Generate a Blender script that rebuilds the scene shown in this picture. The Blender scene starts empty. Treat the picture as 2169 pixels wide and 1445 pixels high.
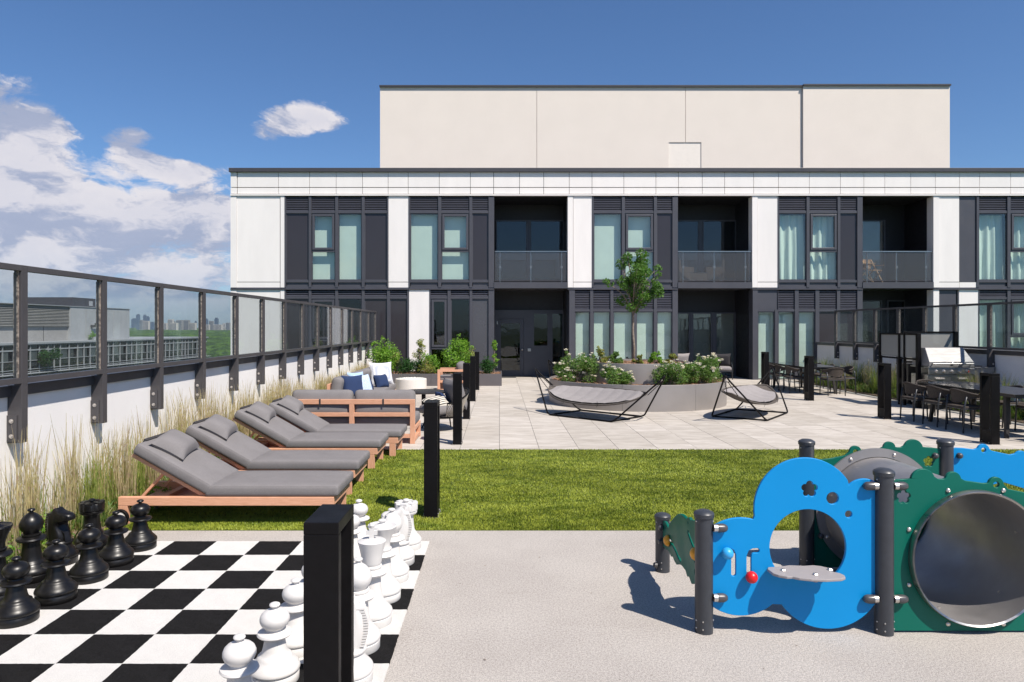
import bpy, math, random
import numpy as np
from math import radians, sin, cos, pi, sqrt
from mathutils import Vector, Matrix, noise as mnoise
random.seed(7); np.random.seed(7)
S = bpy.context.scene
COL = S.collection
R = random.uniform

# ------------------------------------------------------------ camera, sky, sun, exposure
F = 1483.0; CX = 1058.0; CY = 693.0; EYE = 1.8
cam_d = bpy.data.cameras.new('camera'); cam = bpy.data.objects.new('camera', cam_d); COL.objects.link(cam)
cam.location = (0, 0, EYE); cam.rotation_euler = (radians(90), 0, 0)
cam_d.sensor_width = 36; cam_d.lens = F/2169*36
cam_d.shift_x = (1084.5-CX)/2169; cam_d.shift_y = -(722.5-CY)/2169
cam_d.clip_start = 0.05; cam_d.clip_end = 60000
S.camera = cam
SUN_EL = radians(53.5); TO_SUN = Vector((0.7071*cos(SUN_EL), -0.7071*cos(SUN_EL), sin(SUN_EL)))
sd = bpy.data.lights.new('sun', 'SUN'); sd.energy = 5.0; sd.angle = radians(0.53); sd.color = (1.0, 0.925, 0.835)
sun = bpy.data.objects.new('sun', sd); COL.objects.link(sun)
sun.rotation_euler = TO_SUN.to_track_quat('Z', 'Y').to_euler()
S.render.engine = 'CYCLES'
S.view_settings.view_transform = 'Standard'; S.view_settings.look = 'None'
S.view_settings.exposure = 0.42; S.view_settings.gamma = 1; S.view_settings.use_curve_mapping = False
S.cycles.max_bounces = 8; S.cycles.transparent_max_bounces = 24; S.cycles.volume_bounces = 0
S.cycles.caustics_reflective = False; S.cycles.caustics_refractive = False

class NT:
    """small node-tree helper"""
    def __init__(s, tree): s.t = tree; tree.nodes.clear()
    def n(s, typ, **kw):
        nd = s.t.nodes.new(typ)
        for k, v in kw.items():
            if k.startswith('_'): setattr(nd, k[1:], v)
        return nd
    def set(s, sock, v):
        if isinstance(v, bpy.types.NodeSocket): s.t.links.new(v, sock)
        elif isinstance(v, (tuple, list)):
            v = tuple(v)
            if len(sock.default_value) == 4 and len(v) == 3: v = v+(1,)
            sock.default_value = v
        else: sock.default_value = v
    def math(s, op, a, b=None, c=None, clamp=False):
        nd = s.t.nodes.new('ShaderNodeMath'); nd.operation = op; nd.use_clamp = clamp
        s.set(nd.inputs[0], a)
        if b is not None: s.set(nd.inputs[1], b)
        if c is not None: s.set(nd.inputs[2], c)
        return nd.outputs[0]
    def vmath(s, op, a, b=None, out=0):
        nd = s.t.nodes.new('ShaderNodeVectorMath'); nd.operation = op
        s.set(nd.inputs[0], a)
        if b is not None: s.set(nd.inputs[1], b)
        return nd.outputs[out]
    def mix(s, f, a, b, typ='MIX'):
        nd = s.t.nodes.new('ShaderNodeMix'); nd.data_type = 'RGBA'; nd.blend_type = typ
        s.set(nd.inputs[0], f); s.set(nd.inputs[6], a); s.set(nd.inputs[7], b)
        return nd.outputs[2]
    def noise(s, vec, scale, detail=3, rough=0.55, dist=0.0):
        nd = s.t.nodes.new('ShaderNodeTexNoise')
        if vec is not None: s.t.links.new(vec, nd.inputs['Vector'])
        nd.inputs['Scale'].default_value = scale; nd.inputs['Detail'].default_value = detail
        nd.inputs['Roughness'].default_value = rough; nd.inputs['Distortion'].default_value = dist
        return nd.outputs['Fac']
    def smooth(s, v, lo, hi, a=0.0, b=1.0):
        nd = s.t.nodes.new('ShaderNodeMapRange'); nd.interpolation_type = 'SMOOTHSTEP'
        s.set(nd.inputs[0], v); nd.inputs[1].default_value = lo; nd.inputs[2].default_value = hi
        nd.inputs[3].default_value = a; nd.inputs[4].default_value = b
        return nd.outputs[0]
    def lin(s, v, lo, hi, a=0.0, b=1.0):
        nd = s.t.nodes.new('ShaderNodeMapRange')
        s.set(nd.inputs[0], v); nd.inputs[1].default_value = lo; nd.inputs[2].default_value = hi
        nd.inputs[3].default_value = a; nd.inputs[4].default_value = b
        return nd.outputs[0]
    def scalevec(s, vec, sc, loc=(0, 0, 0)):
        nd = s.t.nodes.new('ShaderNodeMapping'); s.t.links.new(vec, nd.inputs[0])
        nd.inputs['Scale'].default_value = sc; nd.inputs['Location'].default_value = loc
        return nd.outputs[0]

# world: Nishita sky with fair-weather clouds mixed in by direction
W = bpy.data.worlds.new('World'); S.world = W; W.use_nodes = True
t = NT(W.node_tree)
sky = t.n('ShaderNodeTexSky', _sky_type='NISHITA', _sun_disc=False)
sky.sun_elevation = SUN_EL; sky.sun_rotation = radians(135); sky.altitude = 200
sky.air_density = 1.0; sky.dust_density = 0.6; sky.ozone_density = 3.0
SKYK = 0.078
tc = t.n('ShaderNodeTexCoord'); dirv = tc.outputs['Generated']
sep = t.n('ShaderNodeSeparateXYZ'); t.set(sep.inputs[0], dirv)
dx, dy, dz = sep.outputs
base = t.mix(1.0, sky.outputs[0], (0.70, 0.915, 1.16), 'MULTIPLY')
wv = t.scalevec(dirv, (1.0, 1.0, 2.1))
warp = t.n('ShaderNodeTexNoise'); t.set(warp.inputs['Vector'], wv); warp.inputs['Scale'].default_value = 9; warp.inputs['Detail'].default_value = 5
wv2 = t.vmath('ADD', wv, t.vmath('MULTIPLY', t.vmath('SUBTRACT', warp.outputs['Color'], (0.5, 0.5, 0.5)), (0.15, 0.15, 0.15)))
big = t.noise(wv2, 7.5, 10, 0.66)
up = t.vmath('ADD', wv2, (0.012, -0.012, 0.055))
big2 = t.noise(up, 7.5, 7, 0.60)
cover = t.math('ADD', t.smooth(dz, 0.02, 0.26, 0.21, -0.05), t.smooth(dx, -0.50, 0.02, 0.04, -0.19))
def puff(px, py, rx, rz, amt):
    global cover
    v = Vector(((px-CX), F, -(py-CY))).normalized()
    d = t.vmath('MULTIPLY', t.vmath('SUBTRACT', dirv, tuple(v)), (1/rx, 1/rx, 1/rz))
    ln = t.vmath('LENGTH', d, out=1)
    cover = t.math('ADD', cover, t.smooth(ln, 0.0, 1.0, amt, 0.0))
puff(600, 262, .085, .045, .30); puff(665, 240, .085, .045, .32); puff(740, 262, .07, .022, .20); puff(560, 285, .05, .02, .18); puff(268, 296, .060, .034, .36); puff(300, 350, .11, .028, .32); puff(420, 362, .09, .028, .28)
puff(20, 290, .13, .085, .34); puff(90, 265, .06, .03, .20); puff(130, 460, .26, .085, .24); puff(440, 440, .10, .060, .26)
puff(440, 270, .07, .06, -.14); puff(200, 330, .05, .03, -.10); puff(330, 395, .07, .018, -.10); puff(450, 60, .5, .25, -.2); puff(880, 330, .14, .14, -.2); puff(500,390,.07,.02,-.08)
dens = t.math('ADD', big, cover)
mask = t.smooth(dens, 0.545, 0.70)
lit = t.smooth(t.math('SUBTRACT', big, big2), -0.09, 0.09)
thick = t.smooth(dens, 0.62, 0.95)
ccol = t.mix(lit, (3.7, 4.15, 5.6), (8.1, 7.75, 8.0))
ccol = t.mix(t.math('MULTIPLY', thick, 0.30), ccol, (4.7, 5.0, 6.4))
hz = t.smooth(dz, -0.01, 0.12, 0.55, 0.0)
ccol = t.mix(hz, ccol, (3.6, 4.9, 6.9))
skyc = t.mix(t.math('MULTIPLY', mask, t.smooth(dz, 0.0, 0.05, 0.35, 0.95)), base, ccol)
bg = t.n('ShaderNodeBackground'); t.set(bg.inputs[0], skyc); bg.inputs[1].default_value = SKYK
wo = t.n('ShaderNodeOutputWorld'); t.set(wo.inputs[0], bg.outputs[0])

# ------------------------------------------------------------ helpers
def P(px, py, d): return Vector(((px-CX)/F*d, d, EYE-(py-CY)/F*d))
def fx(px): return (px-CX)/F*24.0
def fz(py): return EYE-(py-CY)/F*24.0

class MB:
    def __init__(s): s.v = []; s.f = []; s.m = []
    def add(s, vs, fs, M=None, mi=0):
        b = len(s.v)
        s.v += [tuple(M @ Vector(v)) for v in vs] if M is not None else [tuple(v) for v in vs]
        s.f += [tuple(i+b for i in f) for f in fs]; s.m += [mi]*len(fs)
        return s
    def box(s, x0, x1, y0, y1, z0, z1, M=None, mi=0):
        if x0 > x1: x0, x1 = x1, x0
        if y0 > y1: y0, y1 = y1, y0
        if z0 > z1: z0, z1 = z1, z0
        v = [(x0, y0, z0), (x1, y0, z0), (x1, y1, z0), (x0, y1, z0), (x0, y0, z1), (x1, y0, z1), (x1, y1, z1), (x0, y1, z1)]
        return s.add(v, [(0, 3, 2, 1), (4, 5, 6, 7), (0, 1, 5, 4), (1, 2, 6, 5), (2, 3, 7, 6), (3, 0, 4, 7)], M, mi)
    def bar(s, a, b, w, h, up=(0, 0, 1)):
        a = Vector(a); b = Vector(b); d = b-a; L = d.length; d.normalize()
        x = d.cross(Vector(up)); x.normalize(); z = x.cross(d)
        M = Matrix((x, d, z)).transposed().to_4x4(); M.translation = a
        return s.box(-w/2, w/2, 0, L, -h/2, h/2, M)
    def tube(s, pts, r, n=8, closed=False, cap=True, M=None):
        pts = [Vector(p) for p in pts]; N = len(pts)
        rs = r if isinstance(r, (list, tuple)) else [r]*N
        T = []
        for i in range(N):
            if closed: d = pts[(i+1) % N]-pts[i-1]
            else: d = pts[min(i+1, N-1)]-pts[max(i-1, 0)]
            T.append(d.normalized())
        u = T[0].orthogonal().normalized(); vs = []; fs = []
        for i in range(N):
            u = (u-T[i]*u.dot(T[i])).normalized(); w = T[i].cross(u)
            for k in range(n):
                a = 2*pi*k/n; vs.append(pts[i]+(u*cos(a)+w*sin(a))*rs[i])
        for i in range(N if closed else N-1):
            j = (i+1) % N
            for k in range(n):
                k2 = (k+1) % n; fs.append((i*n+k, i*n+k2, j*n+k2, j*n+k))
        if cap and not closed: fs.append(tuple(range(n-1, -1, -1))); fs.append(tuple((N-1)*n+k for k in range(n)))
        return s.add(vs, fs, M)
    def lathe(s, prof, n=32, c=(0, 0, 0), M=None, rf=None, nocap=False):
        vs = []; fs = []; m = len(prof)
        for (r, z) in prof:
            for k in range(n):
                a = 2*pi*k/n; rr = r*(rf(a, z) if rf else 1)
                vs.append((c[0]+rr*cos(a), c[1]+rr*sin(a), c[2]+z))
        for i in range(m-1):
            for k in range(n):
                k2 = (k+1) % n; fs.append((i*n+k, i*n+k2, (i+1)*n+k2, (i+1)*n+k))
        if tuple(prof[0]) == tuple(prof[-1]) or nocap: return s.add(vs, fs, M)
        if prof[0][0] > 1e-5: fs.append(tuple(range(n-1, -1, -1)))
        if prof[-1][0] > 1e-5: fs.append(tuple((m-1)*n+k for k in range(n)))
        return s.add(vs, fs, M)
    def prism(s, poly, h0, h1, M=None):
        """poly in the local xy-plane, extruded from z=h0 to z=h1"""
        n = len(poly)
        vs = [(x, y, h0) for x, y in poly]+[(x, y, h1) for x, y in poly]
        fs = [tuple(range(n-1, -1, -1)), tuple(range(n, 2*n))]+[(i, (i+1) % n, n+(i+1) % n, n+i) for i in range(n)]
        return s.add(vs, fs, M)
    def cushion(s, sx, sy, sz, r=.03, puff=.015, M=None, n=7, side=0.0):
        """rounded, slightly puffed box centred on the local origin"""
        hx, hy, hz = sx/2, sy/2, sz/2; r = min(r, hz*.98)
        def ticks(h):
            a = [-h, -h+r*.35, -h+r]; inner = np.linspace(-h+r, h-r, n)[1:-1]
            return a+list(inner)+[h-r, h-r*.35, h]
        X = ticks(hx); Y = ticks(hy); Z = [-hz, -hz+r*.35, -hz+r, hz-r, hz-r*.35, hz] if hz > r*1.05 else [-hz, -hz*.4, hz*.4, hz]
        idx = {}; vs = []; fs = []
        def vert(i, j, k):
            key = (i, j, k)
            if key in idx: return idx[key]
            x, y, z = X[i], Y[j], Z[k]
            c = Vector((max(-hx+r, min(hx-r, x)), max(-hy+r, min(hy-r, y)), max(-hz+r, min(hz-r, z))))
            d = Vector((x, y, z))-c
            if d.length > 1e-9: d = d.normalized()*r
            p = c+d
            u = x/hx; w = y/hy
            f = max(0, (1-u*u))*max(0, (1-w*w))
            p.z += puff*(f**.5)*(1 if z > 0 else -.5)*(abs(z)/hz)
            if side: p.x += side*(1-w*w)*(z*z/hz/hz*-1+1)*(1 if x > 0 else -1)*(u*u)
            idx[key] = len(vs); vs.append(p); return idx[key]
        nx, ny, nz = len(X)-1, len(Y)-1, len(Z)-1
        for i in range(nx):
            for j in range(ny):
                fs.append((vert(i, j, 0), vert(i, j+1, 0), vert(i+1, j+1, 0), vert(i+1, j, 0)))
                fs.append((vert(i, j, nz), vert(i+1, j, nz), vert(i+1, j+1, nz), vert(i, j+1, nz)))
        for i in range(nx):
            for k in range(nz):
                fs.append((vert(i, 0, k), vert(i+1, 0, k), vert(i+1, 0, k+1), vert(i, 0, k+1)))
                fs.append((vert(i, ny, k), vert(i, ny, k+1), vert(i+1, ny, k+1), vert(i+1, ny, k)))
        for j in range(ny):
            for k in range(nz):
                fs.append((vert(0, j, k), vert(0, j, k+1), vert(0, j+1, k+1), vert(0, j+1, k)))
                fs.append((vert(nx, j, k), vert(nx, j+1, k), vert(nx, j+1, k+1), vert(nx, j, k+1)))
        return s.add(vs, fs, M)
    def pillow(s, sx, sy, th, M=None, n=12):
        vs = []; fs = []; N = n+1
        for sd_ in (1, -1):
            for i in range(N):
                for j in range(N):
                    u = -1+2*i/n; w = -1+2*j/n
                    tt = max(0, (1-u**4)*(1-w**4))**.55
                    pin = 1-.10*(1-w*w)*abs(u)**3; pin2 = 1-.10*(1-u*u)*abs(w)**3
                    z = sd_*th/2*tt*(1+.05*mnoise.noise(Vector((u*2.1, w*2.3, sd_*3.3+sx*9))))
                    vs.append((u*sx/2*pin, w*sy/2*pin2, z))
        for q in (0, 1):
            b = q*N*N
            for i in range(n):
                for j in range(n):
                    a = (b+i*N+j, b+(i+1)*N+j, b+(i+1)*N+j+1, b+i*N+j+1)
                    fs.append(a if q == 0 else a[::-1])
        return s.add(vs, fs, M)
    def build(s, name, mat=None, parent=None, smooth=False, bevel=0, label=None, kind=None, loc=None, seg=2, auto=None):
        me = bpy.data.meshes.new(name); me.from_pydata(s.v, [], s.f)
        mats = mat if isinstance(mat, (list, tuple)) else [mat]
        for m in mats: me.materials.append(m)
        if len(mats) > 1: me.polygons.foreach_set('material_index', s.m)
        if smooth:
            me.polygons.foreach_set('use_smooth', [True]*len(me.polygons))
            if auto is not None: me.set_sharp_from_angle(angle=radians(auto))
        me.validate()
        o = bpy.data.objects.new(name, me); COL.objects.link(o)
        if parent: o.parent = parent
        if loc: o.location = loc
        if bevel:
            b = o.modifiers.new('bevel', 'BEVEL'); b.width = bevel; b.segments = seg; b.limit_method = 'ANGLE'; b.angle_limit = radians(35)
        if label: o['label'] = label
        if kind: o['kind'] = kind
        return o

def tag(o, label, cat, group=None):
    o['label'] = label; o['category'] = cat
    if group: o['group'] = group
    return o
def thing(name, label, cat, loc=(0, 0, 0), rz=0, group=None):
    o = bpy.data.objects.new(name, None); COL.objects.link(o)
    o.empty_display_size = .2; o.location = loc; o.rotation_euler = (0, 0, rz)
    return tag(o, label, cat, group)
def struct(o): o['kind'] = 'structure'; return o
def kids(o): return [c for c in bpy.data.objects if c.parent == o]
def dup(root, loc, rz, label, group=None):
    r = root.copy(); COL.objects.link(r); r.location = loc; r.rotation_euler = (0, 0, rz); r['label'] = label
    if group: r['group'] = group
    for ch in kids(root):
        c = ch.copy(); COL.objects.link(c); c.parent = r
        for g in kids(ch):
            d = g.copy(); COL.objects.link(d); d.parent = c
    return r
def share(o, parent=None, loc=None, rot=None, scale=None):
    c = o.copy(); COL.objects.link(c); c.parent = parent if parent else o.parent
    if loc is not None: c.location = loc
    if rot is not None: c.rotation_euler = rot
    if scale is not None: c.scale = scale
    return c
def TR(x=0, y=0, z=0, rx=0, ry=0, rz=0):
    return Matrix.Translation((x, y, z)) @ Matrix.Rotation(rz, 4, 'Z') @ Matrix.Rotation(ry, 4, 'Y') @ Matrix.Rotation(rx, 4, 'X')
def fillet(pts, r, k=5, closed=False):
    pts = [Vector(p) for p in pts]; out = []; N = len(pts)
    for i in range(N):
        if not closed and i in (0, N-1): out.append(pts[i]); continue
        a = pts[i-1]; b = pts[i]; c = pts[(i+1) % N]
        d1 = (a-b); d2 = (c-b); rr = min(r, d1.length*.48, d2.length*.48)
        p0 = b+d1.normalized()*rr; p1 = b+d2.normalized()*rr
        for q in range(k+1):
            f = q/k; out.append(p0*(1-f)**2+b*2*f*(1-f)+p1*f*f)
    return out

# ------------------------------------------------------------ materials
def mat(name, col, rough=.6, metal=0, var=.06, vs=6, bump=0, bs=60, bdist=.004, spec=None, rnd=0, stretch=None, col2=None, fine=0, fs=200, coat=0):
    m = bpy.data.materials.new(name); m.use_nodes = True; t = NT(m.node_tree)
    p = t.n('ShaderNodeBsdfPrincipled'); out = t.n('ShaderNodeOutputMaterial'); t.set(out.inputs[0], p.outputs[0])
    tc = t.n('ShaderNodeTexCoord'); v = tc.outputs['Object']
    if stretch: v = t.scalevec(v, stretch)
    c = col
    if var or col2:
        c2 = col2 if col2 else tuple(min(1, x*(1+var)) for x in col); c1 = col if col2 else tuple(x*(1-var) for x in col)
        c = t.mix(t.smooth(t.noise(v, vs, 5, .6), .3, .7), c1, c2)
    if fine:
        c = t.mix(1.0, c, t.mix(t.smooth(t.noise(v, fs, 2, .6), .35, .65), (1-fine,)*3, (1+fine,)*3), 'MULTIPLY')
    if rnd:
        oi = t.n('ShaderNodeObjectInfo')
        c = t.mix(1.0, c, t.mix(oi.outputs['Random'], (1-rnd,)*3, (1+rnd, 1+rnd*.8, 1+rnd*.55)), 'MULTIPLY')
    t.set(p.inputs['Base Color'], c)
    rn = t.smooth(t.noise(v, vs*1.7, 4, .6), .3, .7, max(.02, rough-.06), min(1, rough+.06))
    t.set(p.inputs['Roughness'], rn); p.inputs['Metallic'].default_value = metal
    if spec is not None: p.inputs['Specular IOR Level'].default_value = spec
    if coat: p.inputs['Coat Weight'].default_value = coat; p.inputs['Coat Roughness'].default_value = .08
    if bump:
        b = t.n('ShaderNodeBump'); b.inputs['Strength'].default_value = bump; b.inputs['Distance'].default_value = bdist
        t.set(b.inputs['Height'], t.noise(v, bs, 3, .6)); t.set(p.inputs['Normal'], b.outputs[0])
    return m

M = {}
M['white_panel'] = mat('white_panel', (.82, .785, .755), .38, var=.025, vs=2.5, stretch=(1, 1, .25), rnd=.018)
M['stucco'] = mat('stucco', (.76, .685, .61), .85, var=.016, vs=.9, bump=.5, bs=90, bdist=.01, fine=.02, fs=60)
M['stucco_door'] = mat('stucco_door', (.80, .735, .66), .6, var=.02)
M['wall_white'] = mat('wall_white', (.80, .775, .76), .85, var=.03, vs=1.3, bump=.6, bs=120, bdist=.006)
M['dark_metal'] = mat('dark_metal', (.066, .066, .078), .42, var=.05, vs=2)
M['dark_cap'] = mat('dark_cap', (.055, .053, .06), .45, var=.06, vs=3)
M['rail_metal'] = mat('rail_metal', (.062, .058, .062), .42, var=.08, vs=3)
M['black_metal'] = mat('black_metal', (.0045, .004, .0045), .5, spec=.16, var=.15, vs=4, fine=.1, fs=40)
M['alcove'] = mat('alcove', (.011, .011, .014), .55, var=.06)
M['spandrel'] = mat('spandrel', (.040, .036, .042), .10, var=.03, vs=1, spec=.35)
M['spandrel_pale'] = mat('spandrel_pale', (.075, .075, .085), .25, var=.03, vs=1)
M['louver'] = mat('louver', (.075, .075, .095), .4, var=.05, vs=3)
M['groove'] = mat('groove', (.05, .05, .05), .7)
M['bolt'] = mat('bolt', (.62, .58, .54), .35, metal=.9, var=.1, vs=30)
M['rust'] = mat('gasket', (.07, .055, .05), .8, col2=(.42, .35, .29), vs=34)
M['room'] = mat('room', (.10, .10, .10), .9)
M['blind'] = mat('blind', (.80, .82, .78), .85, var=.03, vs=3)
M['steel'] = mat('steel', (.40, .39, .375), .33, metal=1, var=.06, vs=2, bump=.08, bs=150, stretch=(1, 1, 14))
M['lid_steel'] = mat('lid_steel', (.27, .265, .26), .5, metal=.35, var=.08, vs=3, spec=.2, stretch=(1, 1, 9))
M['steel_tube'] = mat('steel_tube', (.36, .345, .34), .50, metal=.75, var=.08, vs=3)
M['planter_metal'] = mat('planter_metal', (.30, .278, .265), .45, metal=.30, var=.05, vs=1.6)
M['planter_dark'] = mat('planter_dark', (.13, .12, .125), .5, metal=.2, var=.05, vs=2)
M['mulch'] = mat('mulch', (.20, .10, .055), .95, col2=(.42, .25, .15), vs=28, bump=1, bs=45, bdist=.04, fine=.3, fs=120)
M['soil'] = mat('soil', (.10, .065, .04), .95, col2=(.26, .19, .12), vs=14, bump=1, bs=30, bdist=.05, fine=.3, fs=90)
M['wood'] = mat('wood', (.56, .28, .165), .55, col2=(.70, .385, .25), vs=7, stretch=(1.2, 22, 22), fine=.05, fs=40, bump=.12, bs=60)
M['wood_y'] = mat('wood_y', (.56, .28, .165), .55, col2=(.70, .385, .25), vs=7, stretch=(22, 1.2, 22), fine=.05, fs=40, bump=.12, bs=60)
M['wood_z'] = mat('wood_z', (.56, .28, .165), .55, col2=(.70, .385, .25), vs=7, stretch=(22, 22, 1.2), fine=.05, fs=40, bump=.12, bs=60)
def fabric(name, col, fine=.10, fs=260, **k): return mat(name, col, .92, var=.05, vs=5, fine=fine, fs=fs, bump=.5, bs=420, bdist=.002, spec=.15, **k)
M['grey_fabric'] = fabric('grey_fabric', (.188, .177, .177))
M['grey_light'] = fabric('grey_light', (.27, .25, .245))
M['dark_fabric'] = fabric('dark_fabric', (.045, .043, .046))
M['navy'] = fabric('navy', (.025, .042, .10))
M['sky_pillow'] = fabric('sky_pillow', (.34, .46, .64))
M['rattan'] = mat('rattan', (.022, .017, .014), .75, col2=(.085, .066, .052), vs=60, stretch=(1, 1, 3), bump=1, bs=130, bdist=.01)
M['rope'] = mat('rope', (.22, .20, .17), .9, col2=(.34, .30, .25), vs=80, bump=.6, bs=200)
M['hammock_base'] = mat('hammock_base', (.085, .072, .062), .85, var=.2, vs=40, bump=.6, bs=250, bdist=.003)
M['concrete_white'] = mat('concrete_white', (.66, .62, .57), .8, var=.04, vs=4, fine=.03, fs=90)
M['pebble'] = mat('pebble', (.62, .60, .58), .6, rnd=.1, col2=(.8, .78, .76), vs=12)
M['chess_black'] = mat('chess_black', (.006, .0055, .0055), .36, spec=.4, var=.2, vs=9, bump=.08, bs=30, fine=.15, fs=50)
M['chess_white'] = mat('chess_white', (.61, .595, .575), .45, var=.02, vs=6, bump=.05, bs=30)
M['mat_black'] = mat('mat_black', (.014, .0135, .014), .95, var=.12, vs=8, fine=.55, fs=330, bump=1, bs=420, bdist=.006, spec=.1)
M['mat_white'] = mat('mat_white', (.72, .70, .665), .95, var=.03, vs=8, fine=.10, fs=330, bump=1, bs=420, bdist=.006, spec=.1)
M['hdpe_blue'] = mat('hdpe_blue', (.0, .235, .56), .48, spec=.28, var=.015, vs=3, bump=.25, bs=260, bdist=.0015)
M['hdpe_green'] = mat('hdpe_green', (.0, .115, .080), .46, spec=.28, var=.03, vs=3, bump=.25, bs=260, bdist=.0015)
M['hdpe_edge'] = mat('hdpe_edge', (.02, .02, .025), .5)
M['post_grey'] = mat('post_grey', (.036, .040, .048), .40, var=.06, vs=5, fine=.05, fs=30)
M['knob_grey'] = mat('knob_grey', (.06, .058, .062), .35)
M['ball_blue'] = mat('ball_blue', (.03, .33, .68), .4, var=.02)
M['ball_red'] = mat('ball_red', (.62, .008, .010), .33, var=.02)
M['ball_yellow'] = mat('ball_yellow', (.75, .32, .01), .35, var=.02)
M['shelf_grey'] = mat('shelf_grey', (.30, .275, .27), .45, var=.03)
M['glass_table'] = mat('glass_table', (.020, .020, .022), .04, var=.02, spec=.9)
M['table_black'] = mat('table_black', (.028, .025, .024), .5, var=.12, vs=7)
M['pale_wood'] = mat('pale_wood', (.50, .33, .18), .6, var=.15, vs=20)
M['terracotta'] = mat('terracotta', (.35, .03, .02), .5)
M['concrete'] = mat('concrete_far', (.30, .285, .27), .9, col2=(.40, .385, .37), vs=.25, fine=.06, fs=4)
M['metal_far'] = mat('metal_far', (.36, .365, .37), .7, var=.07, vs=.5)
M['louver_far'] = mat('louver_far', (.34, .33, .31), .7, var=.06, vs=.4)
M['white_frame'] = mat('white_frame', (.30, .31, .32), .6, var=.05, vs=.6)
M['dark_glass_far'] = mat('dark_glass_far', (.020, .024, .028), .08, var=.3, vs=.3, spec=.6)
M['grey_glass_far'] = mat('grey_glass_far', (.075, .09, .10), .12, var=.2, vs=.3, spec=.6, rnd=.35)
M['cabinet_dark'] = mat('cabinet_dark', (.10, .095, .09), .4, metal=.6, var=.08)

def glass(name, tint=(.80, .88, .85), ior=1.75, add=0.0, rough=0.0, frost=None, wob=0):
    m = bpy.data.materials.new(name); m.use_nodes = True; t = NT(m.node_tree)
    out = t.n('ShaderNodeOutputMaterial')
    tr = t.n('ShaderNodeBsdfTransparent'); t.set(tr.inputs[0], tint)
    gl = t.n('ShaderNodeBsdfGlossy'); gl.inputs['Roughness'].default_value = rough; t.set(gl.inputs[0], (.95, .97, 1))
    fr = t.n('ShaderNodeFresnel'); geo = t.n('ShaderNodeNewGeometry'); t.set(fr.inputs[0], t.lin(geo.outputs['Backfacing'], 0, 1, ior, 1/ior))
    if wob:
        tc = t.n('ShaderNodeTexCoord'); b = t.n('ShaderNodeBump'); b.inputs['Strength'].default_value = wob; b.inputs['Distance'].default_value = .02
        t.set(b.inputs['Height'], t.noise(tc.outputs['Object'], 1.6, 2, .4)); t.set(gl.inputs['Normal'], b.outputs[0])
    fac = t.math('ADD', fr.outputs[0], add, clamp=True)
    mx = t.n('ShaderNodeMixShader'); t.set(mx.inputs[0], fac); t.set(mx.inputs[1], tr.outputs[0]); t.set(mx.inputs[2], gl.outputs[0])
    last = mx.outputs[0]
    if frost:
        df = t.n('ShaderNodeBsdfDiffuse'); t.set(df.inputs[0], frost[0])
        m2 = t.n('ShaderNodeMixShader'); m2.inputs[0].default_value = frost[1]
        t.set(m2.inputs[1], last); t.set(m2.inputs[2], df.outputs[0]); last = m2.outputs[0]
    t.set(out.inputs[0], last); return m
M['window_glass'] = glass('window_glass', (.89, .945, .92), 1.62, wob=.12)
M['dark_window'] = glass('dark_window', (.30, .36, .36), 1.62, wob=.12)
M['rail_glass'] = glass('rail_glass', (.86, .885, .89), 1.2, frost=((.62, .68, .72), .015))
M['balcony_glass'] = glass('balcony_glass', (.80, .82, .83), 1.3, frost=((.36, .36, .38), .09))
M['frosted'] = glass('frosted', (.45, .47, .46), 1.5, rough=.35, frost=((.42, .42, .40), .55))
M['fire_glass'] = glass('fire_glass', (.92, .95, .94), 1.3)

def leafmat(name, c1, c2, c3, trans=.35):
    m = bpy.data.materials.new(name); m.use_nodes = True; t = NT(m.node_tree)
    out = t.n('ShaderNodeOutputMaterial'); tc = t.n('ShaderNodeTexCoord'); v = tc.outputs['Object']
    c = t.mix(t.smooth(t.noise(v, 9, 3, .6), .35, .65), c1, c2)
    c = t.mix(t.smooth(t.noise(v, 31, 1, .5), .55, .72), c, c3)
    p = t.n('ShaderNodeBsdfPrincipled'); t.set(p.inputs['Base Color'], c); p.inputs['Roughness'].default_value = .55; p.inputs['Specular IOR Level'].default_value = .3
    tl = t.n('ShaderNodeBsdfTranslucent'); t.set(tl.inputs[0], t.mix(1, c, (1.3, 1.5, .7), 'MULTIPLY'))
    mx = t.n('ShaderNodeMixShader'); mx.inputs[0].default_value = trans; t.set(mx.inputs[1], p.outputs[0]); t.set(mx.inputs[2], tl.outputs[0])
    t.set(out.inputs[0], mx.outputs[0]); return m
M['leaf_tree'] = leafmat('leaf_tree', (.045, .11, .02), (.09, .20, .03), (.18, .30, .05))
M['leaf_rose'] = leafmat('leaf_rose', (.07, .15, .03), (.14, .25, .05), (.24, .28, .07))
M['leaf_fresh'] = leafmat('leaf_fresh', (.09, .22, .02), (.20, .37, .04), (.32, .42, .07))
M['leaf_dark'] = leafmat('leaf_dark', (.015, .06, .012), (.03, .10, .02), (.06, .15, .03))
M['leaf_red'] = leafmat('leaf_red', (.15, .19, .04), (.26, .29, .07), (.42, .18, .07))
M['leaf_pale'] = leafmat('leaf_pale', (.20, .25, .07), (.34, .37, .11), (.46, .34, .16))
M['blossom'] = mat('blossom', (.90, .88, .80), .7, col2=(.90, .82, .60), vs=30)
M['bark'] = mat('bark', (.16, .12, .09), .9, col2=(.30, .25, .20), vs=25, bump=.8, bs=70)
M['straw'] = leafmat('straw', (.42, .34, .22), (.56, .47, .31), (.40, .26, .24), .45)
M['blade_green'] = leafmat('blade_green', (.16, .22, .05), (.30, .34, .09), (.44, .40, .18), .45)
M['blade_low'] = leafmat('blade_low', (.07, .16, .03), (.20, .22, .06), (.30, .20, .12), .4)

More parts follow.
